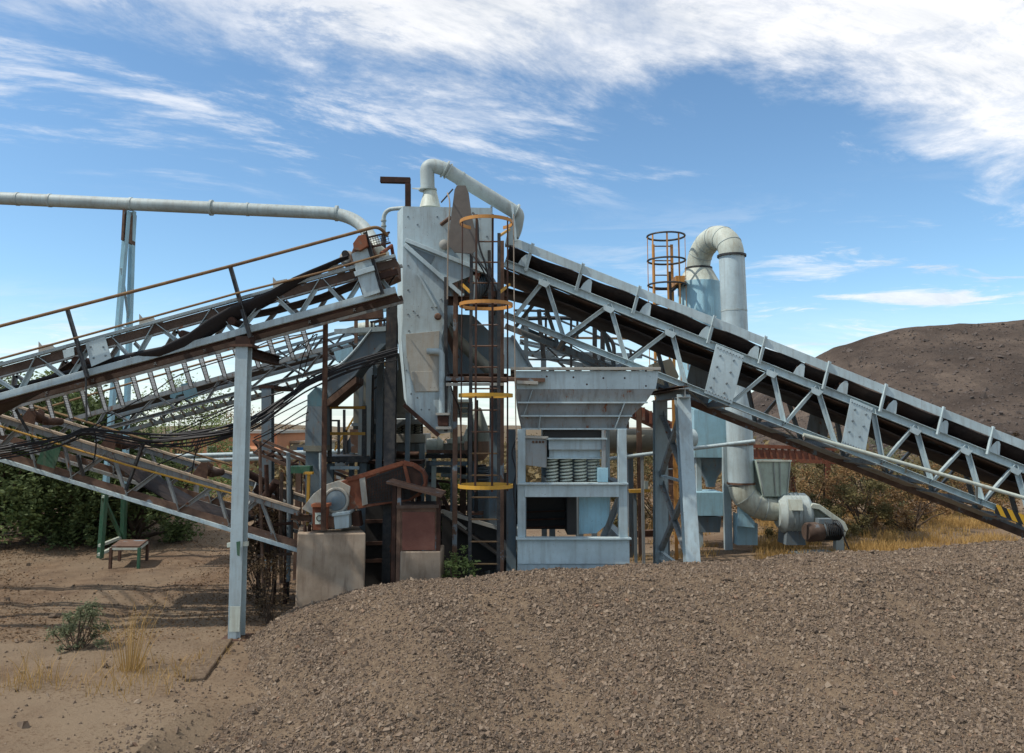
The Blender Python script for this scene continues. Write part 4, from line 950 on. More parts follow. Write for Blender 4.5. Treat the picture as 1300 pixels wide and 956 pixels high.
# back panels, inclined tube behind the ladder
bp=thing('transfer_duct','dark inclined square duct slanting down behind the ladder to the hopper','duct',base(600,11.8))
one('tube',lambda m:m.tube([P(548,400,11.6),P(632,480,11.6)],.085,14),MT['olive'],bp)
one('plate',lambda m:plate(m,[(566,398),(600,400),(626,425),(640,450),(640,478),(566,478)],12.0,.02),MT['blued'],bp)
one('stay',lambda m:m.bar(P(560,400,11.3),P(580,455,11.3),.07),MT['rust'],bp)
one('side_panel',lambda m:plate(m,[(640,428),(652,428),(674,468),(640,468)],11.6,.02),MT['blue'],bp)
one('panel_edge',lambda m:m.bar(P(650,426,11.58),P(675,467,11.58),.04),MT['blued'],bp)

# more loose wiring on and around the tower and the ladder
for i,(pts,lb) in enumerate([([(598,322,10.5),(606,332,10.45),(614,345,10.5),(620,362,10.6),(612,376,10.8)],'black hose hanging under the grey belt flap towards the small motor'),
 ([(604,326,10.5),(613,338,10.45),(622,352,10.5),(630,372,10.6),(628,400,10.8)],'second hose curving down behind the right rail of the cage'),
 ([(505,345,9.9),(500,352,10.0),(494,362,10.1),(490,378,10.4),(494,392,10.8)],'short dark hose dangling at the head of the main left conveyor'),
 ([(566,440,10.8),(569,470,10.78),(575,500,10.8),(583,520,10.9),(586,560,11)],'thin dark hose running down beside the tower spout'),
 ([(656,556,10.7),(650,575,10.7),(655,598,10.7),(652,620,10.72),(655,650,10.7)],'dark hose looping down the left post of the crusher stand'),
 ([(440,470,10.7),(462,466,11),(488,452,11.2),(505,440,11.3)],'single dark cable reaching the tower above the thick bundle'),
 ([(120,548,10.2),(122,560,10.2),(121,575,10.3),(118,588,10.3)],'short cable tail hanging from the bundle over the green panel')]):
    cable(pts,.010,lb,None,cat='hose')
# ================================================================== HOPPER AND CRUSHER STAND
D=10.8
def Z(y,d=D): return P(720,y,d).z
def X(x,y=560,d=D): return P(x,y,d).x
def rectloft(m,levels):
    V=[];Fa=[]
    for z,x0,x1,y0,y1 in levels: V+=[(x0,y0,z),(x1,y0,z),(x1,y1,z),(x0,y1,z)]
    for i in range(len(levels)-1):
        for j in range(4): Fa.append((4*i+j,4*i+(j+1)%4,4*i+4+(j+1)%4,4*i+4+j))
    m.add(V,Fa)
def springmesh(m,c,r,z0,z1,turns,wr):
    n=turns*14; m.tube([Vector((c[0]+r*math.cos(2*PI*k/14),c[1]+r*math.sin(2*PI*k/14),z0+(z1-z0)*k/n)) for k in range(n+1)],wr,7)
hp=thing('feed_hopper','wide pale blue stepped feed hopper above the crusher stand, under the right conveyor','hopper',base(745,D+.9))
b0=D+1.75
one('rim',lambda m:rectloft(m,[(Z(494),X(657,494),X(832,494),D,b0),(Z(471),X(653,470),X(836,470),D,b0)]),MT['bluel'],hp,solid=.012,smooth=False)
one('lip',lambda m:(m.box(X(648,468),X(838,468),D-.06,D+.02,Z(470),Z(466.5)),m.box(X(648,468),X(655,468),D+.02,b0,Z(470),Z(466.5)),m.box(X(831,468),X(838,468),D+.02,b0,Z(470),Z(466.5))),MT['dusty'],hp,split=True,bevel=.003)
one('taper',lambda m:rectloft(m,[(Z(545),X(664,545),X(795,545),D+.13,b0-.13),(Z(528),X(660,528),X(802,528),D+.09,b0-.1),(Z(511),X(657,511),X(820,511),D+.045,b0-.05),(Z(494),X(656,494),X(831,494),D+.004,b0-.004)]),MT['blues'],hp,solid=.01,smooth=False)  # darker paint than the rim, for the shade on its downward slopes
for y,x0,x1,o_ in ((511,657,822,.03),(528,661,803,.075),(544.5,663,797,.11)):
    one('stiffener',lambda m:(m.box(X(x0,y),X(x1,y),D+o_-.05,D+o_+.04,Z(y+1),Z(y-1))),MT['bluel'],hp)
for a,b in (((793,511),(780,545)),((676,495),(664,530)),((686,528),(684,545))): one('web',lambda m:m.bar(P(a[0],a[1],D+.0),P(b[0],b[1],D+.07),.012,.06,(0,-1,0)),MT['blue'],hp)
[bolt1(P(x,y,D),hp,MT['rustd'],.014) for x,y in [(694,478),(728,479),(766,480),(793,480),(745,488),(820,490),(820,470.8),(672,488)]]
m=MB(); plate(m,[(656,483),(683,484),(683,488),(656,487)],D-.12,.1); m.build('edge_angle',MT['dusty'],hp)
# stand
cs_=thing('crusher_stand','heavy pale blue steel stand holding the coil spring crusher below the hopper','machine stand',base(728,D+.9))
yB=D+1.5
for x0,x1,dd in ((657,667,0),(785,796,0),(660,670,1.45),(781,791,1.45)):
    xx0,xx1=X(x0,580,D),X(x1,580,D)
    one('column',lambda m:(m.box(xx0,xx1,D+dd+.01,D+dd+.15,Z(683),Z(545)),) ,MT['blue'],cs_,bevel=.004)
one('mid_beam',lambda m:(m.box(X(666,620),X(786,620),D+.0,D+.012,Z(631),Z(615)),m.box(X(657,613),X(797,613),D-.05,D+.12,Z(615),Z(613))),MT['bluel'],cs_,bevel=.002)
one('side_beam',lambda m:(m.box(X(657,620),X(667,620),D+.16,yB-.06,Z(631),Z(615)),m.box(X(785,620),X(796,620),D+.16,yB-.06,Z(631),Z(615))),MT['blued'],cs_,split=True)
one('base_beam',lambda m:(m.box(X(657,690),X(799,690),D-.0,D+.012,Z(716),Z(684.5)),m.box(X(655,683),X(801,683),D-.06,D+.12,Z(684.5),Z(682.5)),m.box(X(657,690),X(667,690),D+.15,yB+.1,-.05,Z(684.5)),m.box(X(789,690),X(799,690),D+.15,yB+.1,-.05,Z(684.5))),MT['bluel'],cs_,split=True,bevel=.002)
one('base_block',lambda m:m.box(X(657,690),X(799,690),D+.014,D+.14,-.05,Z(686)),MT['blue'],cs_)
one('front_web',lambda m:m.box(X(667,650)+.0,X(667,650)+.012,D+.02,D+1.3,Z(683),Z(632)),MT['blued'],cs_)
one('corner_brace',lambda m:m.ext(prof_C(.05,.09),P(766,682,D+.5),P(786,634,D+.5)),MT['blues'],cs_)
one('blue_panel',lambda m:m.prism([P(735,630,D+.4),P(774,630,D+.4),P(773,655,D+.4),P(768,668,D+.4),P(757,677,D+.4),P(735,678,D+.4)],(0,.02,0)),MT['bluec'],cs_)
one('opening_shade',lambda m:(m.box(X(667,650),X(734,650),D+.9,D+.92,Z(683),Z(630)),m.box(X(722,650),X(734,650),D+.3,D+.9,Z(683),Z(630))),MT['dark'],cs_)  # dark plates put the shade of the opening into their colour
for k in range(3): one('liner_bar',lambda m:m.bar(P(668,650+k*10,D+.8),P(722,648+k*10,D+.8),.05,.02),MT['rustd'],cs_)
cr=thing('cone_crusher','crusher body riding on four pale coil springs inside the blue stand','crusher',P(728,612,D+.6))
sx=[P(x,598,D+.25).x for x in (701,719,737,754)]
for x in sx: 
    m=MB(); springmesh(m,(x,D+.25),M(7,11),Z(612.5,D+.25),Z(583,D+.25),7,.0125); m.build('coil_spring',MT['cream'],cr)
one('spring_seat',lambda m:(m.box(X(695,583),X(768,583),D+.1,D+.42,Z(583),Z(581.5)),m.box(X(698,575),X(764,575),D+.16,D+.36,Z(581.5),Z(571))),MT['bluel'],cr,bevel=.003)
one('side_frame',lambda m:(m.box(X(697,563),X(769,563),D+.08,D+.10,Z(571),Z(558)),m.box(X(694,557),X(771,557),D+.02,D+.22,Z(558),Z(556))),MT['blue'],cr)
one('seal_band',lambda m:m.box(X(692,550),X(766,550),D+.12,D+1.0,Z(556),Z(546)),MT['dark'],cr)
one('body',lambda m:m.lathe(Vector((X(730),D+.95,Z(618))),(0,0,1),[(.30,0),(.42,.1),(.42,.45),(.36,.62)],28),MT['blued'],cr)
one('drive_housing',lambda m:(plate(m,[(664,556),(694,557),(694,594),(664,590)],D+.06,.5)),MT['blues'],cr,bevel=.006)
one('housing_lip',lambda m:(plate(m,[(662,553),(696,554),(696,557),(662,556)],D+.02,.55)),MT['dusty'],cr)
[bolt1(P(677+k*4.2,561,D+.05),cr,MT['rust'],.018) for k in range(4)]
one('counter_box',lambda m:plate(m,[(759,594),(772,594),(772,612),(759,612)],D+.04,.3),MT['bluec'],cr,bevel=.004)
one('end_post',lambda m:(plate(m,[(764,546),(769,546),(769,594),(764,594)],D+.05,.06)),MT['blues'],cr)
# tall columns left of stand
for i,(x0,x1,y0,y1,dd,mm,lb) in enumerate(((643,655,545,700,11.5,'blued','dull blue column right behind the left post of the crusher stand'),(624,636,560,700,12.3,'blues','dusty column between the caged ladder and the crusher stand'),(594,600,512,702,12.4,'dark','thin black column behind the left rail of the ladder'),(603,607,508,604,12.2,'dark','shorter black column just left of the cream surge cone'))):
    t=thing('steel_column',lb,'column',base((x0+x1)/2,dd),'steel columns behind the ladder'); 
    a=P(x0,y0,dd); b=P(x1,y1,dd); w_=b.x-a.x
    one('shaft',lambda m:m.ext(prof_I(abs(P(x1,y0,dd).x-a.x),.14),((a.x+P(x1,y0,dd).x)/2,dd,-.05 if i<3 else 1.2),((a.x+P(x1,y0,dd).x)/2,dd,a.z),(0,-1,0)),MT[mm],t); one('base_plate',lambda m:m.box(a.x-.05,a.x+w_+.08,dd-.12,dd+.12,-.02 if i<3 else 1.17,.02 if i<3 else 1.2),MT['rustd'],t)
# cream cone with spring
cc_=thing('surge_cone','weathered cream and orange cone tank on a dark spring behind the ladder','tank',base(608,12.6))
one('shell',lambda m:m.lathe(P(606,552,12.7),(0,0,1),[(.02,.44),(.06,.42),(.22,-.02),(.20,-.10)],26),MT['cream'],cc_)
one('bowl',lambda m:m.lathe(P(606,552,12.7),(0,0,1),[(.20,-.10),(.21,-.16),(.19,-.3),(.10,-.40),(0,-.42)],26),painted('orange stained cream','b08a72',.6,.7,rustcol='8a4a34',seed=33),cc_)
m=MB(); q=P(613,592,12.7); springmesh(m,(q.x,12.7),.12,P(613,622,12.7).z,q.z,6,.014); m.build('coil_spring',MT['blued'],cc_)
one('pedestal',lambda m:m.lathe((q.x,12.7,0),(0,0,1),[(.13,0),(.13,P(613,622,12.7).z),(0,P(613,622,12.7).z)],16),MT['blued'],cc_)
# ================================================================== SECOND CRUSHER BEHIND
sc=thing('vibrating_screen','dusty grey sprung screen unit on posts behind the spout of the tower','screen',base(505,13.6))
d2=13.3
one('top_frame',lambda m:plate(m,[(467,532),(537,532),(537,538.5),(467,538.5)],d2,.9),MT['blues'],sc,bevel=.005)
one('top_deck',lambda m:plate(m,[(471,524),(487,515),(524,519),(526,531),(471,531)],d2+.3,.6),MT['olive'],sc)
one('mid_frame',lambda m:plate(m,[(474,551),(540,551),(540,562),(474,562)],d2,.9),MT['dusty'],sc,bevel=.005)
one('body',lambda m:plate(m,[(472,563),(538,563),(538,575),(472,575)],d2+.1,.8),MT['blues'],sc)
for x in (479,487,506,514,522,531): m=MB(); q=P(x,551,d2+.15); springmesh(m,(q.x,d2+.15),M(3.0,d2),q.z,P(x,538.5,d2+.15).z,4,.013); m.build('coil_spring',MT['olive'],sc)
one('back_panel',lambda m:plate(m,[(476,538),(537,538),(537,552),(476,552)],d2+.6,.02),MT['dark'],sc)
one('feed_pipe',lambda m:m.tube([P(464,576,d2-.06),P(532,577,d2-.06)],.05,12),MT['rust'],sc)
one('brace',lambda m:m.bar(P(494,547,d2-.1),P(525,529,d2-.1),.06),MT['blues'],sc)
for x0,mm in ((494,'rustbrown'),(536,'blued'),(468,'blued')):
    q=P(x0,530 if x0==494 else 563,d2-.12); one('post',lambda m:m.bar(q+Vector((0,0,.9 if x0==494 else 0)),(q.x,q.y,-.05),.085),MT[mm],sc)
one('skirt',lambda m:(plate(m,[(464,580),(540,580),(540,592),(464,592)],d2+.2,.5),),MT['olive'],sc)
one('skirt_rail',lambda m:(m.bar(P(464,579,d2),P(532,579,d2),.05)),MT['rust'],sc)
one('lower_bin',lambda m:plate(m,[(470,592),(536,592),(526,628),(482,628)],d2+.25,.5),MT['blued'],sc)
# tapered box behind the spout
tb_=thing('tapered_bin','dark grey tapered bin rising behind the left edge of the chute tower','bin',base(508,12.4))
one('shell',lambda m:plate(m,[(499,455),(505,448),(516,452),(524,524),(493,524)],12.3,.5),MT['olive'],tb_)
one('edge_strip',lambda m:m.bar(P(496,462,12.27),P(494,530,12.27),.05),MT['blues'],tb_)
one('stand',lambda m:[m.bar(P(x,522,dd),Vector((P(x,522,dd).x,dd,-.05)),.07) for x,dd in ((498,12.35),(518,12.35),(498,12.75),(518,12.75))],MT['blued'],tb_,split=True)
# olive duct
od=thing('vertical_duct','dusty olive vertical duct behind the yellow railed platform','duct',base(457,13.4))
one('shaft',lambda m:plate(m,[(449,478),(462,460),(470,456),(466,500),(466,545),(448,545)],13.2,.35),MT['olive'],od,bevel=.01)
one('collar',lambda m:plate(m,[(446,537),(468,537),(468,541),(446,541)],13.1,.5),MT['blued'],od)
one('hopper',lambda m:plate(m,[(444,545),(468,545),(466,575),(446,575)],13.1,.5),MT['rustbrown'],od)
one('post',lambda m:[m.bar(P(x,575,13.3),Vector((P(x,575,13.3).x,13.3,-.05)),.08) for x in (447,465)],MT['blued'],od,split=True)
# curved chute and its tank
ec=thing('inclined_chute','dark blue curved chute sloping down left from the tower to a blue tank','chute',base(445,12.0))
one('trough',lambda m:plate(m,[(472,419),(503,419),(497,431),(478,449),(459,465),(451,477),(434,491),(417,505),(414,490),(419,473),(434,463),(452,445)],11.9,.6),MT['blued'],ec,bevel=.01)
one('underside_beam',lambda m:m.prism([P(414,508,11.85),P(452,478,11.85),P(452,486,11.85),P(416,516,11.85)],(0,.6,0)),MT['rustbrown'],ec)
one('rim',lambda m:m.tube(spline([P(x,y,11.88) for x,y in [(472,418),(452,443),(434,461),(419,471),(413,488)]]),.02,8),MT['blue'],ec)
one('bracket',lambda m:m.bar(P(500,425,11.9),P(503,470,11.9),.06),MT['blued'],ec)
tk=thing('surge_tank','upright teal topped tank on a dusty block between the rusty pole and the building','tank',base(398,12.0))
one('top',lambda m:plate(m,[(390,502),(401,491),(410,497),(410,516),(390,516)],11.9,.5),MT['teal'],tk,bevel=.004)
one('shell',lambda m:plate(m,[(390,516),(410,516),(410,566),(387,566),(388,530)],11.9,.5),MT['blued'],tk,bevel=.004)
one('block',lambda m:plate(m,[(385,566),(409,566),(409,573),(385,573)],11.85,.6),MT['olive'],tk)
one('column',lambda m:(plate(m,[(388,573),(406,573),(405,700),(387,700)],11.95,.4)),MT['blued'],tk)
one('side_pipe',lambda m:m.tube([P(407,575,11.8),P(407,640,11.8)],.025,8),MT['blue'],tk)
# rusty pole
m=MB(); m.tube([P(413.5,390,10.45),P(412,520,10.45),P(410.5,672,10.55)],M(3.3,10.5),12); o=m.build('rusty_pole',MT['rust']); setorigin(o,P(410.5,672,10.55)); tag(o,'slim rusty vertical pole rising from the concrete plinth','pole')
# yellow railed platform
yp=thing('railed_platform','black platform with yellow rails behind the concrete plinth','platform',base(440,12.7))
for x,y0,dd in ((418.5,515,12.4),(462.5,515,12.4),(430,533,13.4),(437,520,13.4)): q=P(x,y0,dd); e=P(x,588,dd); one('post',lambda m:m.bar(q,e,.06 if dd<13 else .04),MT['black'],yp)
for y in (517.5,550.5): one('rail',lambda m:m.bar(P(417,y,12.38),P(464,y,12.38),.03,.045),MT['yellow'],yp)
one('back_rail',lambda m:m.bar(P(408,534,13.4),P(431,534,13.4),.03),MT['black'],yp)
one('deck',lambda m:m.prism([P(413,587,12.3),P(468,587,12.3),P(468,583,13.5),P(413,583,13.5)],(0,0,.09)),MT['black'],yp)
one('edge_strip',lambda m:plate(m,[(419,592),(456,592),(456,596),(419,596)],12.25,.03),MT['blue'],yp)
for x in (420,462): q=P(x,588,12.5); one('leg',lambda m:m.bar(q,(q.x,q.y,-.05),.1),MT['blued'],yp)
for x in (420,462): q=P(x,588,13.4); one('leg',lambda m:m.bar(q,(q.x,q.y,-.05),.1),MT['blued'],yp)
# cream machine behind centre
cm=thing('drum_separator','off white drum machine on a low table, seen between the tower spout and the ladder','machine',base(568,13.2))
one('drum',lambda m:m.tube([P(542,567,13.0),P(556,567,13.0)],.13,20),MT['cream'],cm); one('drum_end',lambda m:m.tube([P(556,566,12.95),P(563,566,12.95)],[.15,.08],20),MT['cream'],cm)
one('hood',lambda m:m.prism([P(566,558,12.9),P(596,551,12.9),P(597,563,12.9),P(568,563,12.9)],(0,.5,0)),MT['cream'],cm,bevel=.01)
one('cabinet',lambda m:plate(m,[(563,563),(597,563),(597,576),(563,576)],12.95,.5),MT['olive'],cm)
one('table',lambda m:plate(m,[(540,577),(602,577),(602,582),(540,582)],12.8,.8),MT['dark'],cm)
one('table_beam',lambda m:plate(m,[(545,586),(602,586),(602,591),(545,591)],12.8,.1),MT['blued'],cm)
for x in (551,600,575): q=P(x,582,12.9); one('leg',lambda m:m.bar(q,(q.x,q.y,-.05),.07),MT['cream' if x==551 else 'blued'],cm)
one('upper_box',lambda m:plate(m,[(573,507),(597,507),(599,530),(573,530)],13.3,.5),MT['bluel'],cm); one('box_slats',lambda m:[plate(m,[(572,510+k*7),(600,510+k*7),(600,511.5+k*7),(572,511.5+k*7)],13.2,.1) for k in range(3)],MT['olive'],cm)
one('post',lambda m:[m.bar(P(x,505,13.5),P(x,580,13.5),.06) for x in (574,597)],MT['olive'],cm,split=True)
# ================================================================== FOREGROUND DRIVE ON PLINTH
Dp=10.55
def plinth():
    zt=P(420,677,Dp).z; x0=P(377.5,677,Dp).x; x1=P(464.5,677,Dp).x
    d2_=(CH-zt)*F/123.; a2,b2_=P(380.5,663,d2_).x,P(454,663,d2_).x; m=MB(); m.prism([(x0,Dp,-.1),(x1,Dp,-.1),(b2_,d2_,-.1),(a2,d2_,-.1)],(0,0,zt+.1)); o=m.build('concrete_plinth',MT['concrete'],bevel=.018); setorigin(o,((x0+x1)/2,Dp+.5,0)); tag(o,'tall stained concrete block under the motor and red belt guard','plinth'); return zt
zt=plinth(); x_pl=P(377.5,677,Dp).x
bg_=thing('belt_drive','rust red mesh sided belt guard slanting up right with a round pale motor end','belt guard',P(430,664,Dp+.7))
gd=Dp+.35
outl=[(384,645),(398,628),(413,616),(440,609),(461,603.5),(487,595),(512,587.5),(525,590),(536,597),(541,606),(540,619),(532,630),(521,636),(490,640),(461,645),(445,648),(430,652),(400,654)]
one('guard',lambda m:plate(m,outl,gd,.28),MT['redguard'],bg_,bevel=.008)
one('guard_tail',lambda m:plate(m,[(383,646),(398,627),(414,615),(430,610),(445,618),(440,650),(400,655)],gd-.02,.32),MT['dusty'],bg_,bevel=.006)
m=MB(); plate(m,[(465,608),(511,591.5),(525,592),(536,602),(538,613),(530,626),(518,634),(467,640)],gd-.006,.01); mp_=m.build('mesh_panel',MT['dark'],bg_)
m=MB()
for k in range(14): m.bar(P(467+k*3.4,608.5-k*1.2,gd-.012),P(467+k*3.55,638-k*.35,gd-.012),.006)
for k in range(8): m.bar(P(466.5,611+k*3.7,gd-.012),P(512+k*.7,595+k*5.2,gd-.012),.006)
m.build('mesh_wire',MT['rustd'],mp_,smooth=False)
one('band',lambda m:plate(m,[(456,606),(463,604),(467,640),(460,642)],gd-.02,.03),MT['dusty'],bg_)
one('band',lambda m:plate(m,[(511,590),(515,589),(522,616),(518,620)],gd-.02,.03),MT['redguard'],bg_)
one('end_panel',lambda m:plate(m,[(517,594),(526,594),(534,602),(536,612),(530,624),(521,630),(520,612)],gd-.008,.004),MT['rustd'],bg_)
one('top_edge',lambda m:[m.bar(P(a[0],a[1],gd-.01),P(b[0],b[1],gd-.01),.03,.06) for a,b in zip(outl[3:8],outl[4:9])],MT['redguard'],bg_)
mc=P(427.5,635,gd-.12)
mr=one('motor',lambda m:m.lathe(P(427.5,635,gd-.02),(0,-1,0),[(.165,-.3),(.165,0),(.175,.01),(.175,.05),(.165,.06),(.145,.06),(.14,.045),(.0,.045)],36),MT['dusty'],bg_)
one('motor_face',lambda m:m.lathe(P(427.5,635,gd-.02),(0,-1,0),[(.135,.044),(.13,.056),(.07,.062),(.05,.075),(0,.075)],30),MT['blued'],mr)
bs_=one('motor_base',lambda m:(plate(m,[(423,655),(443,652),(443,670),(425,672)],gd-.25,.35),plate(m,[(421,652),(444,649.5),(444,653),(421,656)],gd-.28,.4)),MT['blue'],bg_,bevel=.005)
one('coupling',lambda m:(plate(m,[(414,656),(424,656),(424,670),(414,670)],gd-.25,.15)),MT['rust'],bg_)
one('foot',lambda m:plate(m,[(446,650),(455,650),(458,668),(448,668)],gd-.1,.2),MT['rustd'],bg_)
one('guard_stay',lambda m:(m.bar(P(500,640,gd+.1),Vector((P(500,640,gd+.1).x,gd+.1,0)),.06),m.bar(P(532,630,gd+.1),Vector((P(532,630,gd+.1).x,gd+.1,0)),.06)),MT['rustd'],bg_,split=True)
cb_=thing('switch_box','small rust red switch box with a pale round dial on the front of the plinth','switch box',P(406,676,Dp+.1))
one('case',lambda m:plate(m,[(396.5,643),(414.5,643),(415,673),(397,673)],Dp+.02,.16),MT['redguard'],cb_,bevel=.004)
one('lid',lambda m:plate(m,[(395,640),(416,640),(416,644),(395,644)],Dp-.02,.22),painted('orange rust lid','b0623a',.5,.3,seed=41),cb_,bevel=.003)
pn=one('dial_plate',lambda m:plate(m,[(400,651),(410.5,651),(410.5,665.5),(400,665.5)],Dp+.012,.01),MT['cream'],cb_)
one('dial',lambda m:m.ring(P(405.3,658,Dp+.005),.034,.006,(0,1,0),20),MT['dark'],pn)
for k in range(5):
    q=Vector((x_pl+.06+.04*k,Dp+.15+.07*k,zt)); one('anchor_bolt',lambda m:m.lathe(q,(0,0,1),[(.0,-.01),(.024,-.01),(.024,.05+.02*(k%3)),(.01,.09),(0,.09)],8),MT['rustd'],bg_)
# cabinet
cab=thing('rusty_cabinet','faded red steel cabinet under a tilted rusty roof bar','cabinet',Vector((P(532,700,10.4).x,10.6,P(532,700,10.4).z)))
one('body',lambda m:plate(m,[(506,645),(555,644),(555,700),(508,700)],10.4,.5),MT['rustbrown'],cab,bevel=.004)
one('door',lambda m:plate(m,[(510.5,650),(552,650),(552,698.5),(510.5,698.5)],10.385,.02),MT['redpanel'],cab,bevel=.003)
one('top_frame',lambda m:plate(m,[(503,642),(557,641),(557,645),(503,646)],10.36,.56),MT['browngrey'],cab)
one('roof',lambda m:m.prism([P(490,611,10.35),P(560,629,10.35),P(560,632,10.35),P(490,614,10.35)],(0,.75,0)),MT['rustbrown'],cab)
for x,y0 in ((501,615),(507,616),(557,630)): q=P(x,y0,10.42); one('post',lambda m:m.bar(q,(q.x,q.y,0),.05),MT['rustd' if x!=507 else 'rustbrown'],cab)
m=MB(); a=P(508,700,10.38); b=P(559,736,10.38); m.box(a.x,b.x,10.38,10.95,-.05,a.z); o=m.build('concrete_footing',MT['concrete'],bevel=.015); setorigin(o,((a.x+b.x)/2,10.6,0)); tag(o,'grey concrete block under the faded red cabinet','footing')
# dark plates that put the under-plant shade into their colour
ck=thing('chute_plates','dark blue steel chute plates low down, coloured near black for the shade between the ladder and the cabinet','chute',base(600,12))
one('plate',lambda m:m.prism([P(561,650,11.6),P(600,655,11.6),P(635,672,11.6),P(632,722,11.6),P(561,735,11.6)],(0,.03,0)),MT['dark'],ck)  # plates coloured near black to carry the shade under the plant
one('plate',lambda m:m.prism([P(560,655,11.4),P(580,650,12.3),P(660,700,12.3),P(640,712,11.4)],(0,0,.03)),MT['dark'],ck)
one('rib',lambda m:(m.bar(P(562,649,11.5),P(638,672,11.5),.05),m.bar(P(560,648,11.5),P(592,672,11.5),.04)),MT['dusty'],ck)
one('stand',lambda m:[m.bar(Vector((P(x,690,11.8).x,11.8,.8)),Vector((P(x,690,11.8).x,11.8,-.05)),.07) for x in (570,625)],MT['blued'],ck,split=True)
rb=thing('shade_plates','dark plates and ribs added for the shaded void behind the plinth and the red cabinet','bin',base(490,12.1))  # dark plates added where only a shaded void lies
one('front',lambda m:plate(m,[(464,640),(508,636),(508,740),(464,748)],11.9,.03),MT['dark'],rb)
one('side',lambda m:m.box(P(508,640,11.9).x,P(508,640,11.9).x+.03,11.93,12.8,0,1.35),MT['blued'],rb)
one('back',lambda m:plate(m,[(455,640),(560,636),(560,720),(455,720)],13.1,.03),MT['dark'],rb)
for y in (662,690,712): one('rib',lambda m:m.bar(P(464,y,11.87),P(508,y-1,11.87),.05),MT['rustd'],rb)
# long rusty beams crossing under
for i,(a,b,w_,mm,lb) in enumerate(((P(430,402,11.6),P(486,398,11.6),.14,'rust','short rusty beam under the head of the main left conveyor'),(P(425,421,11.9),P(503,417,11.9),.07,'blue','pale blue tie beam between the curved chute and the tower'),(P(445,400,12.6),P(500,392,12.6),.05,'bluec','thin light blue rail high behind the curved chute'),(P(542,573,12.4),P(604,574,12.4),.05,'rust','thin rusty beam in front of the drum machine'))):
    m=MB(); m.bar(a,b,w_); o=m.build('tie_beam',MT[mm]); setorigin(o,a); tag(o,lb,'beam')
for i,(x,y0,y1,dd,lb) in enumerate(((452,392,436,12.5,'left one of three short posts above the curved chute'),(466,392,420,12.5,'middle one of three short posts above the curved chute'),(483,392,420,12.5,'right one of three short posts above the curved chute'))):
    m=MB(); m.bar(P(x,y0,dd),P(x,y1,dd),.05); o=m.build('post',MT['rustbrown']); o.name='short_post'; setorigin(o,P(x,y1,dd)); tag(o,lb,'post','short posts above the curved chute')
tnk=thing('header_tank','small pale tank tucked under the head of the main left conveyor','tank',base(463,12.9))
one('shell',lambda m:m.tube([P(451,419,12.9),P(476,416,12.9)],.11,16),MT['cream'],tnk); one('leg',lambda m:m.bar(P(460,424,12.9),Vector((P(460,424,12.9).x,12.9,0)),.06),MT['blued'],tnk)
sr=thing('stair_rail','dark handrail of a stair behind the left of the tower spout','handrail',base(485,13.0))
for x,y0 in ((474,476),(481,472),(489,468)): q=P(x,y0,12.9); one('post',lambda m:m.bar(q,(q.x,q.y,0),.045),MT['black'],sr)
one('rail',lambda m:(m.tube([P(470,485,12.9),P(492,466,12.9)],.018,8),m.tube([P(470,498,12.9),P(492,480,12.9)],.014,8)),MT['black'],sr,split=True)
# service junk between big leg and plinth
ml=thing('machine_leftovers','rusty heap of belt rollers and bent channels beside the big left leg','scrap',base(345,11.6))
for i in range(9):
    a=P(random.uniform(325,375),random.uniform(600,660),random.uniform(11.2,11.9)); b=a+Vector((random.uniform(-.5,.5),random.uniform(-.3,.3),random.uniform(-.5,.25))); one('roller' if i%2 else 'channel',lambda m:(m.tube([a,b],random.uniform(.03,.06),10) if i%2 else m.ext(prof_C(.05,.1),a,b)),MT[random.choice(['rustd','rustbrown','blues'])],ml)
for x in (332,352,366): q=P(x,615,11.5); one('stake',lambda m:m.bar(q,(q.x,q.y,0),.05),MT['rustd'],ml)
ypst=thing('yellow_post','short faded yellow post left of the plinth','post',base(392,11.4)); q=P(392,602,11.3); one('shaft',lambda m:m.bar(q,(q.x,q.y,0),.04),MT['yellow'],ypst); one('top_plate',lambda m:m.box(q.x-.06,q.x+.06,q.y-.05,q.y+.05,q.z,q.z+.03),MT['yellow'],ypst)
gb=thing('green_box','dark green box panel on a post behind the plinth at left','panel',base(382,11.7)); one('box',lambda m:plate(m,[(368,592),(393,592),(393,601),(368,601)],11.6,.2),MT['green'],gb); q=P(369,600,11.65); one('post',lambda m:m.bar(q,(q.x,q.y,0),.05),MT['black'],gb)
# ================================================================== CYCLONE, TALL DUCT, BLOWER
cy=thing('cyclone','tall blue cyclone tank with pale cone top and a hopper bottom, behind the right conveyor','cyclone tank',base(893,16.9))
dc=16.9; cX=P(889,430,dc).x; k=lambda y:P(889,y,dc).z
one('barrel',lambda m:m.lathe((cX,dc,0),(0,0,1),[(M(27,dc),k(520)),(M(27,dc),k(360)),(M(26.5,dc),k(359))],40),MT['bluec'],cy)
one('cone_top',lambda m:m.lathe((cX,dc,0),(0,0,1),[(M(27,dc),k(360)),(M(25,dc),k(357)),(M(16.5,dc),k(341))],40),MT['cream'],cy)
one('flange',lambda m:m.lathe((cX,dc,0),(0,0,1),[(0,k(342.5)),(M(17.5,dc),k(342.5)),(M(17.5,dc),k(340)),(0,k(340))],32),MT['black'],cy)
one('manhole',lambda m:m.lathe((cX-.1,dc-M(27,dc)+.04,k(394)),(-.1,-1,0),[(0,0),(.08,0),(.08,.03),(0,.03)],20),MT['bluec'],cy)
m=MB(); a=P(879,520,dc-.5); b=P(922,581,dc-.5); m.box(a.x,b.x,dc-.6,dc+.4,b.z,a.z); m.build('lower_housing',MT['bluec'],cy,bevel=.01)
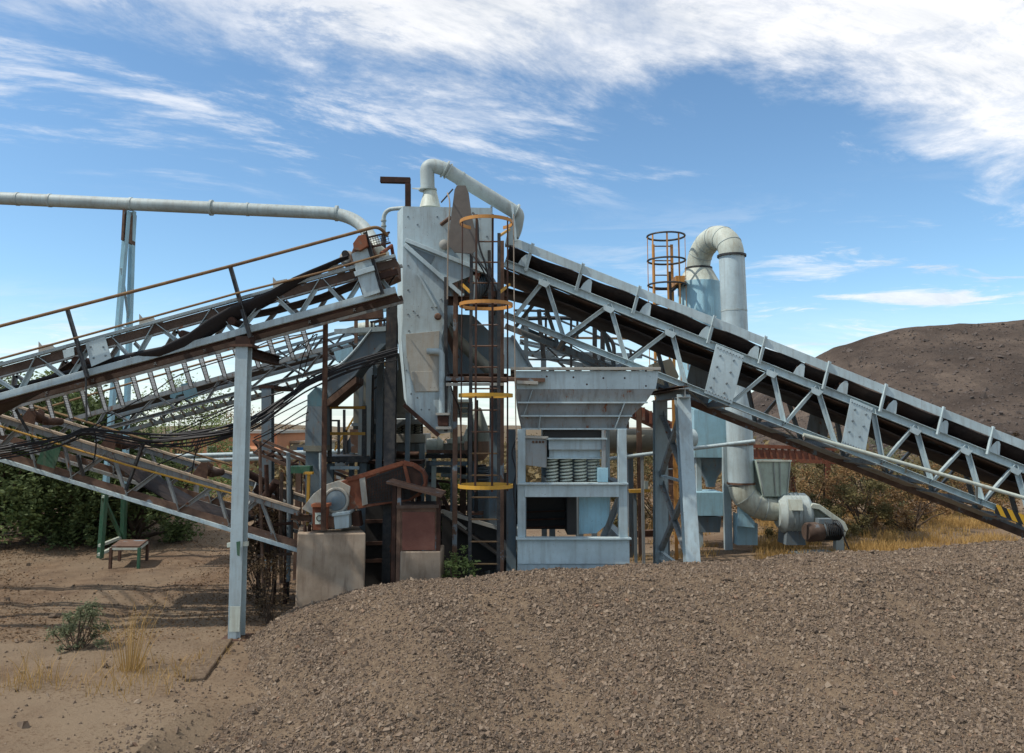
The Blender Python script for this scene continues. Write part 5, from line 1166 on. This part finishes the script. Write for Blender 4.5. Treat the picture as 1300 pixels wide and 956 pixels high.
q=P(901,581,dc-.1); one('hopper_cone',lambda m:m.lathe((q.x,dc-.1,0),(0,0,1),[(.36,q.z),(.34,q.z-.1),(.13,P(901,608,dc-.1).z),(.09,P(901,618,dc-.1).z)],28),MT['blued'],cy)
one('base_box',lambda m:plate(m,[(884,625),(918,625),(918,655),(884,655)],dc-.6,.7),MT['bluec'],cy,bevel=.006)
for x,dd in ((921,dc-.62),(886,dc-.3),(886,dc+.5),(921,dc+.5)): q2=P(x,566,dd); one('leg',lambda m:m.bar(q2,(q2.x,dd,-.05),.14 if dd<16.4 else .1),MT['blue'],cy)
one('dark_base',lambda m:plate(m,[(886,656),(916,656),(914,676),(888,676)],dc-.4,.5),MT['blued'],cy)
tdc=thing('tall_duct','tall pale vertical duct with a swan neck top, standing right of the cyclone tank','duct',base(940,15.9))
dd=15.9; xD=P(929,330,dd).x; xE=P(940.5,600,dd).x; r_=M(16.2,dd)
one('riser',lambda m:m.tube([Vector((xE,dd,P(940,565,dd).z)),Vector((xD,dd,P(929,325,dd).z))],r_,30),MT['bluel'],tdc)
ap=[]; c0=Vector((cX,dc,k(340))); c1=Vector((xD,dd,P(929,325,dd).z))
for i in range(19):
    u=i/18; an=PI*u; base_=c0.lerp(c1,(1-math.cos(an))/2); ap.append(base_+Vector((0,0,math.sin(an)*(M(31,16.4)))))
for i in (3,6,9,12,15): one('seam',lambda m:m.tube([ap[i]+(ap[i+1]-ap[i])*.0,ap[i]+(ap[i+1]-ap[i])*.14],r_*1.012,30),MT['duct'],tdc)
for u in (.35,.7): one('seam',lambda m:m.lathe((xE+(xD-xE)*u,dd,P(940,565,dd).z+(P(929,325,dd).z-P(940,565,dd).z)*u),(0,0,1),[(0,0),(r_*1.02,0),(r_*1.02,.03),(0,.03)],30),MT['duct'],tdc)
one('swan_neck',lambda m:m.tube(ap,r_*.98,30),MT['cream'],tdc)
one('flange',lambda m:m.lathe((xD,dd,c1.z-.02),(0,0,1),[(0,0),(r_*1.14,0),(r_*1.14,.04),(0,.04)],32),MT['black'],tdc)
zz=P(940,565,dd).z; one('lower_riser',lambda m:m.tube([Vector((xE,dd,P(940,616,dd).z)),Vector((xE,dd,zz))],r_*.99,30),MT['blue'],tdc)
for y in (565,615): one('flange',lambda m:m.lathe((xE,dd,P(940,y,dd).z),(0,0,1),[(0,0),(r_*1.08,0),(r_*1.08,.04),(0,.04)],32),MT['rustbrown'],tdc)
e0=Vector((xE,dd,P(940,616,dd).z)); zc_=P(990,652,dd).z
ep=[e0]+[Vector((xE+(.62)*(1-math.cos(a)),dd-.0*a,zc_+.1+ (e0.z-zc_-.1)*(1-math.sin(a)))) for a in [PI/2*i/10 for i in range(1,11)]]+[Vector((P(997,650,dd).x,dd,zc_+.1))]
one('bottom_bend',lambda m:m.tube(ep,[r_*.99]*6+[r_*.99,r_*.98,r_*.97,r_*.96,r_*.95,r_*.94],28),MT['cream'],tdc)
for i in (3,6,8): one('seam',lambda m:m.tube([ep[i],ep[i]+(ep[i+1]-ep[i])*.2],r_*1.02,28),MT['duct'],tdc)
one('stand',lambda m:plate(m,[(938,640),(958,662),(958,670),(937,668)],dd-.05,.1),MT['bluec'],tdc)
one('stand_box',lambda m:(plate(m,[(936,652),(962,665),(962,692),(936,692)],dd+.1,.3)),MT['bluec'],tdc)
bl=thing('blower','pale ribbed centrifugal blower at the foot of the tall duct','blower',base(1012,15.8))
bc=P(1000,651,15.8)
one('scroll',lambda m:m.lathe(Vector((P(994,650,15.8).x,15.8,bc.z)),(1,0,0),[(.0,-.12),(.27,-.12),(.34,-.06),(.38,-.02),(.38,.42),(.34,.47),(.25,.52),(0,.52)],30),MT['duct'],bl,bevel=.005)
one('ribs',lambda m:[m.lathe(Vector((P(994,650,15.8).x+.1+.085*i,15.8,bc.z)),(1,0,0),[(.37,0),(.395,.003),(.395,.012),(.37,.015)],30) for i in range(3)],MT['duct'],bl)
one('feet',lambda m:plate(m,[(1000,665),(1021,665),(1023,692),(998,692)],15.6,.5),MT['blued'],bl)
one('inspection_cover',lambda m:m.prism([P(1001,634,15.42),P(1018,634,15.42),P(1020,648,15.36),P(1003,648,15.36)],(0,.03,0)),MT['cream'],bl)
oh=thing('air_intake','pale tapered four sided intake box flaring upward above the blower','intake box',P(985,630,15.8))
def fr4(m,x0,x1,y,w_,d0): 
    a=P(x0,y,d0); b=P(x1,y,d0); return [(a.x,d0,a.z),(b.x,d0,a.z),(b.x,d0+w_,a.z),(a.x,d0+w_,a.z)]
m=MB(); V=fr4(m,969,1000,630,.45,15.7)+fr4(m,961,1004,585,.7,15.55); m.add(V,[(0,1,5,4),(1,2,6,5),(2,3,7,6),(3,0,4,7),(0,1,2,3)]); m.build('shell',painted('pale green intake paint','b9cdc2',.2,.35,seed=51),oh,solid=.012,smooth=False)
one('seam',lambda m:[m.bar(P(a,586,15.54),P(b,629,15.69),.02,.03) for a,b in ((962,970),(982,985),(1003,999),(990,991))],MT['duct'],oh)
one('rim',lambda m:m.bar(P(960,585,15.53),P(1005,585,15.53),.03,.03),MT['cream'],oh)
bm_=thing('blower_motor','rusty ended electric motor on a base plate beside the blower','motor',base(1042,15.3))
one('housing',lambda m:m.tube([P(1042,673,15.25),P(1064,672,15.35)],.17,20),MT['blued'],bm_); one('fins',lambda m:[m.lathe(P(1044+2.3*i,673,15.25+.01*i),(1,.2,0),[(.17,0),(.195,.004),(.17,.01)],20) for i in range(9)],MT['black'],bm_)
one('end_drum',lambda m:m.lathe(P(1042,675,15.25),(-1,-.2,0),[(.0,0),(.17,0),(.18,.02),(.18,.27),(.15,.31),(0,.31)],24),MT['browngrey'],bm_)
one('base_plate',lambda m:m.box(P(1016,690,15.1).x,P(1068,690,15.1).x,15.0,15.8,.02,.10),MT['blued'],bm_); one('terminal_box',lambda m:plate(m,[(1040,659),(1057,659),(1057,665),(1040,665)],15.15,.2),MT['blued'],bm_)
bgd=thing('belt_guard','long tan rounded belt guard slanting down right behind the blower motor','belt guard',base(1058,15.9))
one('cover',lambda m:plate(m,[(1027,645),(1033,641),(1040,642),(1070,665),(1075,675),(1073,684),(1065,688),(1040,680),(1028,660)],15.7,.16),MT['cream'],bgd,bevel=.03)
one('edge',lambda m:plate(m,[(1027,645),(1032,639.5),(1041,640.5),(1073,663),(1077,672),(1074,676),(1068,668),(1040,647)],15.45,.34),MT['cream'],bgd,bevel=.01)
one('foot',lambda m:m.box(P(1060,688,15.75).x,P(1070,688,15.75).x,15.7,15.85,-.02,.3),MT['duct'],bgd)
cable([(1060,664,15.1),(1068,672,15.1),(1073,686,15.1),(1078,697,15.1)],.015,'black supply cable curling from the blower motor to the ground',None)
# horizontal duct and pale rail pipe
hd=thing('cross_duct','thick olive grey horizontal duct entering the cyclone from the crusher side','duct',base(830,15.6))
one('tube',lambda m:m.tube([P(770,560,15.6),P(835,559,15.6)],M(15.2,15.6),26),MT['olive'],hd); one('reducer',lambda m:m.tube([P(835,559,15.6),P(880,556,15.9)],[M(15,15.6),M(11.5,15.6)],26),MT['bluel'],hd); one('flange',lambda m:m.tube([P(834,559,15.6),P(836,559,15.6)],M(17,15.6),26),MT['rustbrown'],hd)
one('stand',lambda m:m.bar(P(800,574,15.6),Vector((P(800,574,15.6).x,15.6,0)),.1),MT['blued'],hd)
pr_=thing('slim_pipe','thin pale pipe slanting slightly upward across the legs to the tall duct','pipe',base(860,14.6)); one('tube',lambda m:m.tube([P(770,583,14.6),P(958,560,14.8)],.035,10),MT['bluel'],pr_); one('stand',lambda m:m.bar(P(815,578,14.65),Vector((P(815,578,14.65).x,14.65,0)),.05),MT['blues'],pr_)
# second caged ladder
l2=thing('caged_ladder','orange and black caged ladder top rising beside the cyclone tank','ladder',base(846,16.6))
d3=16.6; c3=P(846,330,d3).x; r3=M(24,d3)
for y in (300,331,362):
    z=P(846,y,d3).z; m=MB(); pts=[Vector((c3+r3*math.cos(2*PI*k_/30)*1.,d3+r3*math.sin(2*PI*k_/30),z)) for k_ in range(30)]; m.tube(pts,.022,6,closed=True); m.build('cage_hoop',MT['black'],l2)
zb3=P(846,470,d3).z; zt3=P(846,299,d3).z
for an in (180,215,262,300,345):
    a=math.radians(an); one('cage_strip',lambda m:m.bar((c3+r3*math.cos(a),d3+r3*math.sin(a),zb3),(c3+r3*math.cos(a),d3+r3*math.sin(a),zt3),.036,.012,(math.cos(a),math.sin(a),0)),MT['orange'],l2)
for x in (-.2,.2): one('rail',lambda m:m.bar((c3+x,d3+r3+.02,0),(c3+x,d3+r3+.02,zt3-.1),.06,.03,(0,-1,0)),MT['orange'],l2)
z=.3
while z<zt3-.1: one('rung',lambda m:m.tube([(c3-.2,d3+r3+.02,z),(c3+.2,d3+r3+.02,z)],.014,6),MT['rustbrown'],l2); z+=.32
one('landing',lambda m:plate(m,[(858,350),(870,350),(869,358),(859,360)],d3-.2,.5),MT['orange'],l2); one('landing_rail',lambda m:(m.bar(P(850,372,d3),P(874,352,d3+.1),.05),m.bar(P(850,345,d3),P(852,395,d3),.05)),MT['black'],l2)
# lower orange ladder by the tank
l3=thing('fixed_ladder','orange yellow fixed ladder low down between the conveyor legs and the blue tank','ladder',base(860,15.2))
for x in (854,866): q=P(x,470,15.2); one('rail',lambda m:m.bar((q.x,15.2,0),q,.06,.03,(0,-1,0)),MT['orange'],l3)
z=.2
while z<3.4: one('rung',lambda m:m.tube([(P(854,470,15.2).x,15.2,z),(P(866,470,15.2).x,15.2,z)],.012,6),MT['railrust'],l3); z+=.3
# walkway rails behind the hopper
wr=thing('walkway_rail','dark handrail of a walkway seen through the truss above the hopper','handrail',base(740,13.8))
q0,q1=P(652,394,13.8),P(748,396,13.8); q2,q3=P(748,398,13.8),P(850,470,13.8)
one('rail',lambda m:(m.tube([q0,q1],.022,8),m.tube(spline([P(655,405,13.8),P(720,404,13.8),P(752,412,13.8),P(772,428,13.8),P(779,440,13.8),P(779,462,13.8)]),.035,8)),MT['black'],wr)
one('rail',lambda m:(m.tube([P(690,398,13.8),P(850,465,13.8)],.018,8),m.tube([P(650,456,13.9),P(735,457,13.9)],.018,8)),MT['blued'],wr)
for x,y0,y1 in ((668,393,462),(684,393,455),(693,394,440),(725,396,466),(733,398,430),(755,412,462),(765,420,465),(800,444,475),(832,460,500)):
    a=P(x,y0,13.8); one('post',lambda m:m.bar(a,P(x+(6 if x in (684,800) else 0),y1,13.8),.075 if x in (668,684,755,765) else .04),MT['black' if x!=668 else 'blued'],wr)
one('stringer',lambda m:m.ext(prof_C(.06,.16),P(660,418,13.9),P(765,466,13.9)),MT['blued'],wr)
for x in (700,790): q=P(x,467,13.9); one('leg',lambda m:m.bar(q,(q.x,q.y,0),.1),MT['blued'],wr)
# red lattice structures far right
rl=thing('rust_red_gantry','long rust red lattice gantry low behind the blower and the scrub','gantry',base(1000,20.5))
for y in (566,583): one('chord',lambda m:m.bar(P(950,y,20.5),P(1062,y+4,20.5),.09),MT['redguard'],rl)
for i in range(14): one('brace',lambda m:m.bar(P(952+i*8,566,20.5),P(957+i*8,585,20.5),.05),MT['redguard'],rl)
one('back_plate',lambda m:plate(m,[(952,570),(1060,574),(1060,586),(952,582)],20.7,.03),MT['redpanel'],rl)
for x in (960,1005,1050): q=P(x,584,20.5); one('leg',lambda m:m.bar(q,(q.x,q.y,-.05),.12),MT['redguard'],rl)
r2=thing('rust_red_trough','rust red sloping trough above the thick olive duct','trough',base(820,19))
one('trough',lambda m:m.prism([P(785,502,19),P(862,540,19),P(862,556,19),P(785,520,19)],(0,.8,0)),MT['redpanel'],r2)
one('ribs',lambda m:[m.bar(P(790+i*9,504+i*4.4,18.96),P(790+i*9,521+i*4.2,18.96),.06) for i in range(8)],MT['redguard'],r2)
for x in (795,850): q=P(x,535,19.4); one('leg',lambda m:m.bar(q,(q.x,q.y,-.05),.12),MT['rust'],r2)
ra=thing('steel_rail','rusty low rail lying on the ground behind the crusher stand','rail',base(815,17.5)); one('rail',lambda m:m.ext(prof_I(.12,.14),P(798,678,17.2),P(835,677,17.2)),MT['rust'],ra); one('block',lambda m:(m.box(P(805,690,17.2).x,P(809,690,17.2).x,17.1,17.3,-.02,.12)),MT['concrete'],ra)
# dead branches right
# far rusty roof / sheet in the left background seen through conveyors

# extra steelwork in the shade of the plant
def frame_thing(name,label,cat,px,d,items,group=None):
    t=thing(name,label,cat,base(px,d),group)
    for nm,kind,mat,a in items:
        if kind=='bar': one(nm,lambda m:m.bar(P(*a[0]),P(*a[1]),a[2],a[3] if len(a)>3 else None),MT[mat],t)
        if kind=='leg': q=P(a[0],a[1],a[2]); one(nm,lambda m:m.ext(prof_I(a[3],a[3]),(q.x,q.y,-.05),q,(0,-1,0)),MT[mat],t)
        if kind=='plate': one(nm,lambda m:plate(m,a[0],a[1],a[2]),MT[mat],t)
        if kind=='tube': one(nm,lambda m:m.tube(fillet([P(*q) for q in a[0]],.12),a[1],10),MT[mat],t)
    return t
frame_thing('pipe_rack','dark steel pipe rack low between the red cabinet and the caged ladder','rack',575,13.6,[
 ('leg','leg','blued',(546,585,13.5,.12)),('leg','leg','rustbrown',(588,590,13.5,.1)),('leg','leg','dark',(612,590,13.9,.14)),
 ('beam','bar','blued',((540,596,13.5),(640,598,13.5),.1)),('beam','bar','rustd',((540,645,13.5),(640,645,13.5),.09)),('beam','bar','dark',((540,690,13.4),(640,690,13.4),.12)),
 ('brace','bar','rustbrown',((548,600,13.45),(590,690,13.45),.06)),('back_plate','plate','dark',([(597,600),(662,600),(662,730),(597,730)],14.1,.03)),('back_plate','plate','dark',([(541,650),(598,655),(598,735),(541,735)],14.2,.03)),  # back plates are dark sheets added as shade behind the rack
 ('pipe','tube','duct',([(560,603,13.3),(600,606,13.3),(602,650,13.3)],.035)),('pipe','tube','rust',([(545,610,13.2),(575,612,13.2),(577,670,13.2)],.022))])
frame_thing('steel_stairs','dark steel stair stringers climbing behind the curved chute to the tower','stairs',480,13.9,[
 ('stringer','bar','blued',((425,600,13.9),(500,470,13.9),.05,.16)),('stringer','bar','blued',((430,600,14.5),(503,474,14.5),.05,.16)),
 ]+[('tread','bar','black',((430+7.2*i,592-12.4*i,13.95),(433+7.2*i,591-12.2*i,14.45),.2,.03)) for i in range(10)]+[('leg','leg','blued',(499,474,14.2,.1)),('hand_rail','bar','yellow',((425,572,13.85),(500,442,13.85),.03)),('baluster','bar','black',((440,575,13.85),(440,546,13.85),.03)),('baluster','bar','black',((465,532,13.85),(465,503,13.85),.03)),('baluster','bar','black',((490,488,13.85),(490,459,13.85),.03))])
frame_thing('valve_manifold','rusty row of small valves and pipes under the screen unit','valves',500,12.6,[
 ('header','tube','rustbrown',([(466,600,12.7),(532,600,12.7)],.04)),('riser','tube','rust',([(476,600,12.7),(476,625,12.7)],.025)),('riser','tube','blues',([(500,600,12.7),(500,640,12.7)],.03)),('riser','tube','rust',([(524,600,12.7),(524,640,12.7)],.025)),
 ('leg','leg','blued',(470,596,12.8,.08)),('leg','leg','blued',(531,596,12.8,.08)),('tray','plate','rustd',([(466,585),(535,585),(535,589),(466,589)],12.6,.5))])
frame_thing('gantry_frame','blue grey steel frame with rails behind the hopper, seen under the right conveyor','frame',720,15.4,[
 ('post','leg','blued',(690,440,15.3,.1)),('post','leg','blued',(752,440,15.3,.1)),('post','leg','rustbrown',(810,470,15.3,.09)),('beam','bar','blued',((660,448,15.3),(815,452,15.3),.09)),('beam','bar','railrust',((660,428,15.3),(800,430,15.3),.04)),('beam','bar','blued',((690,500,15.3),(812,500,15.3),.1)),('brace','bar','black',((694,445,15.3),(750,498,15.3),.05))])
frame_thing('steel_bracket','yellow capped steel bracket standing behind the right post of the crusher stand','bracket',815,16,[
 ('shelf','plate','yellow',([(799,622),(826,621),(826,625),(800,626)],14.8,.2)),('tab','plate','cream',([(818,611),(823,611),(823,621),(818,621)],14.8,.05)),('leg','leg','blued',(806,625,14.9,.05))])
frame_thing('chute_box','dark grey inclined chute box between the upper legs of the right conveyor','chute',855,13.6,[
 ('box','plate','olive',([(828,462),(852,455),(862,478),(848,503),(836,503)],13.4,.4)),('leg','leg','blued',(843,503,13.6,.08))])

# lattice and clutter left of the tower
def lattice(name,label,l0,l1,gap,d,n,mats,leg_at):
    t=thing(name,label,'lattice',base(leg_at,d)); a=Line(*l0,*l1,d); 
    for k,y0 in ((0,0),(1,.5)):
        for o_ in (0,gap): one('chord',lambda m:m.bar(P(l0[0],l0[1]+o_,d)+Vector((0,y0,0)),P(l1[0],l1[1]+o_,d)+Vector((0,y0,0)),.045),MT[mats[0]],t)
    for i in range(n):
        x=l0[0]+(l1[0]-l0[0])*i/n; x2=l0[0]+(l1[0]-l0[0])*(i+1)/n; ya,yb=a.y(x),a.y(x2)
        one('brace',lambda m:m.bar(P(x,ya+(gap if i%2 else 0),d),P(x2,yb+(0 if i%2 else gap),d),.028),MT[mats[1]],t)
        one('rung',lambda m:m.bar(P(x,ya+gap,d),P(x,ya+gap,d)+Vector((0,.5,0)),.03),MT[mats[1]],t)
    q=P(leg_at,a.y(leg_at)+gap,d); one('leg',lambda m:m.bar(q,(q.x,q.y,-.05),.09),MT[mats[0]],t)
    q=P(leg_at,a.y(leg_at)+gap,d)+Vector((0,.5,0)); one('leg',lambda m:m.bar(q,(q.x,q.y,-.05),.09),MT[mats[0]],t)
lattice('lattice_boom','upper thin steel lattice boom crossing behind the rusty pole',(322,452),(500,402),15,12.9,12,('blued','black'),470)
lattice('lattice_boom','lower rusty lattice boom sloping down behind the surge tank',(322,560),(470,618),14,13.2,10,('rustbrown','rustd'),380)
lattice('lattice_boom','pale lattice boom behind the springs of the dusty screen unit',(440,470),(560,446),12,14.6,9,('blues','blued'),520)
lattice('lattice_boom','dark lattice boom between the hopper and the right conveyor legs',(660,432),(860,476),13,14.4,12,('blued','black'),735)
frame_thing('pipe_bundle','bundle of rusty pipes and hoses standing between the big leg and the plinth','pipes',350,11.0,[
 ('pipe','tube','rustbrown',([(330,560,11),(331,640,11),(334,742,11)],.022)),('pipe','tube','rustd',([(338,590,11.1),(340,650,11.1),(341,745,11.1)],.03)),('pipe','tube','browngrey',([(358,600,11.2),(356,660,11.2),(357,740,11.2)],.025)),
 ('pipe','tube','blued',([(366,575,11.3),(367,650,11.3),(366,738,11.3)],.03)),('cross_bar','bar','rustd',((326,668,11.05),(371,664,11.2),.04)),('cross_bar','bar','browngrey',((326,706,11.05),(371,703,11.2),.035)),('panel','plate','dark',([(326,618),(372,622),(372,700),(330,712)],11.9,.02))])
frame_thing('access_platform','small rusty access platform with rail high between the curved chute and the tower','platform',489,12.6,[
 ('deck','bar','rustbrown',((470,436,12.5),(508,432,12.5),.5,.05)),('post','bar','black',((472,435,12.4),(472,408,12.4),.03)),('post','bar','black',((488,433,12.4),(488,406,12.4),.03)),('rail','bar','rustd',((470,409,12.4),(506,404,12.4),.03)),('leg','leg','blued',(484,436,12.6,.1))])
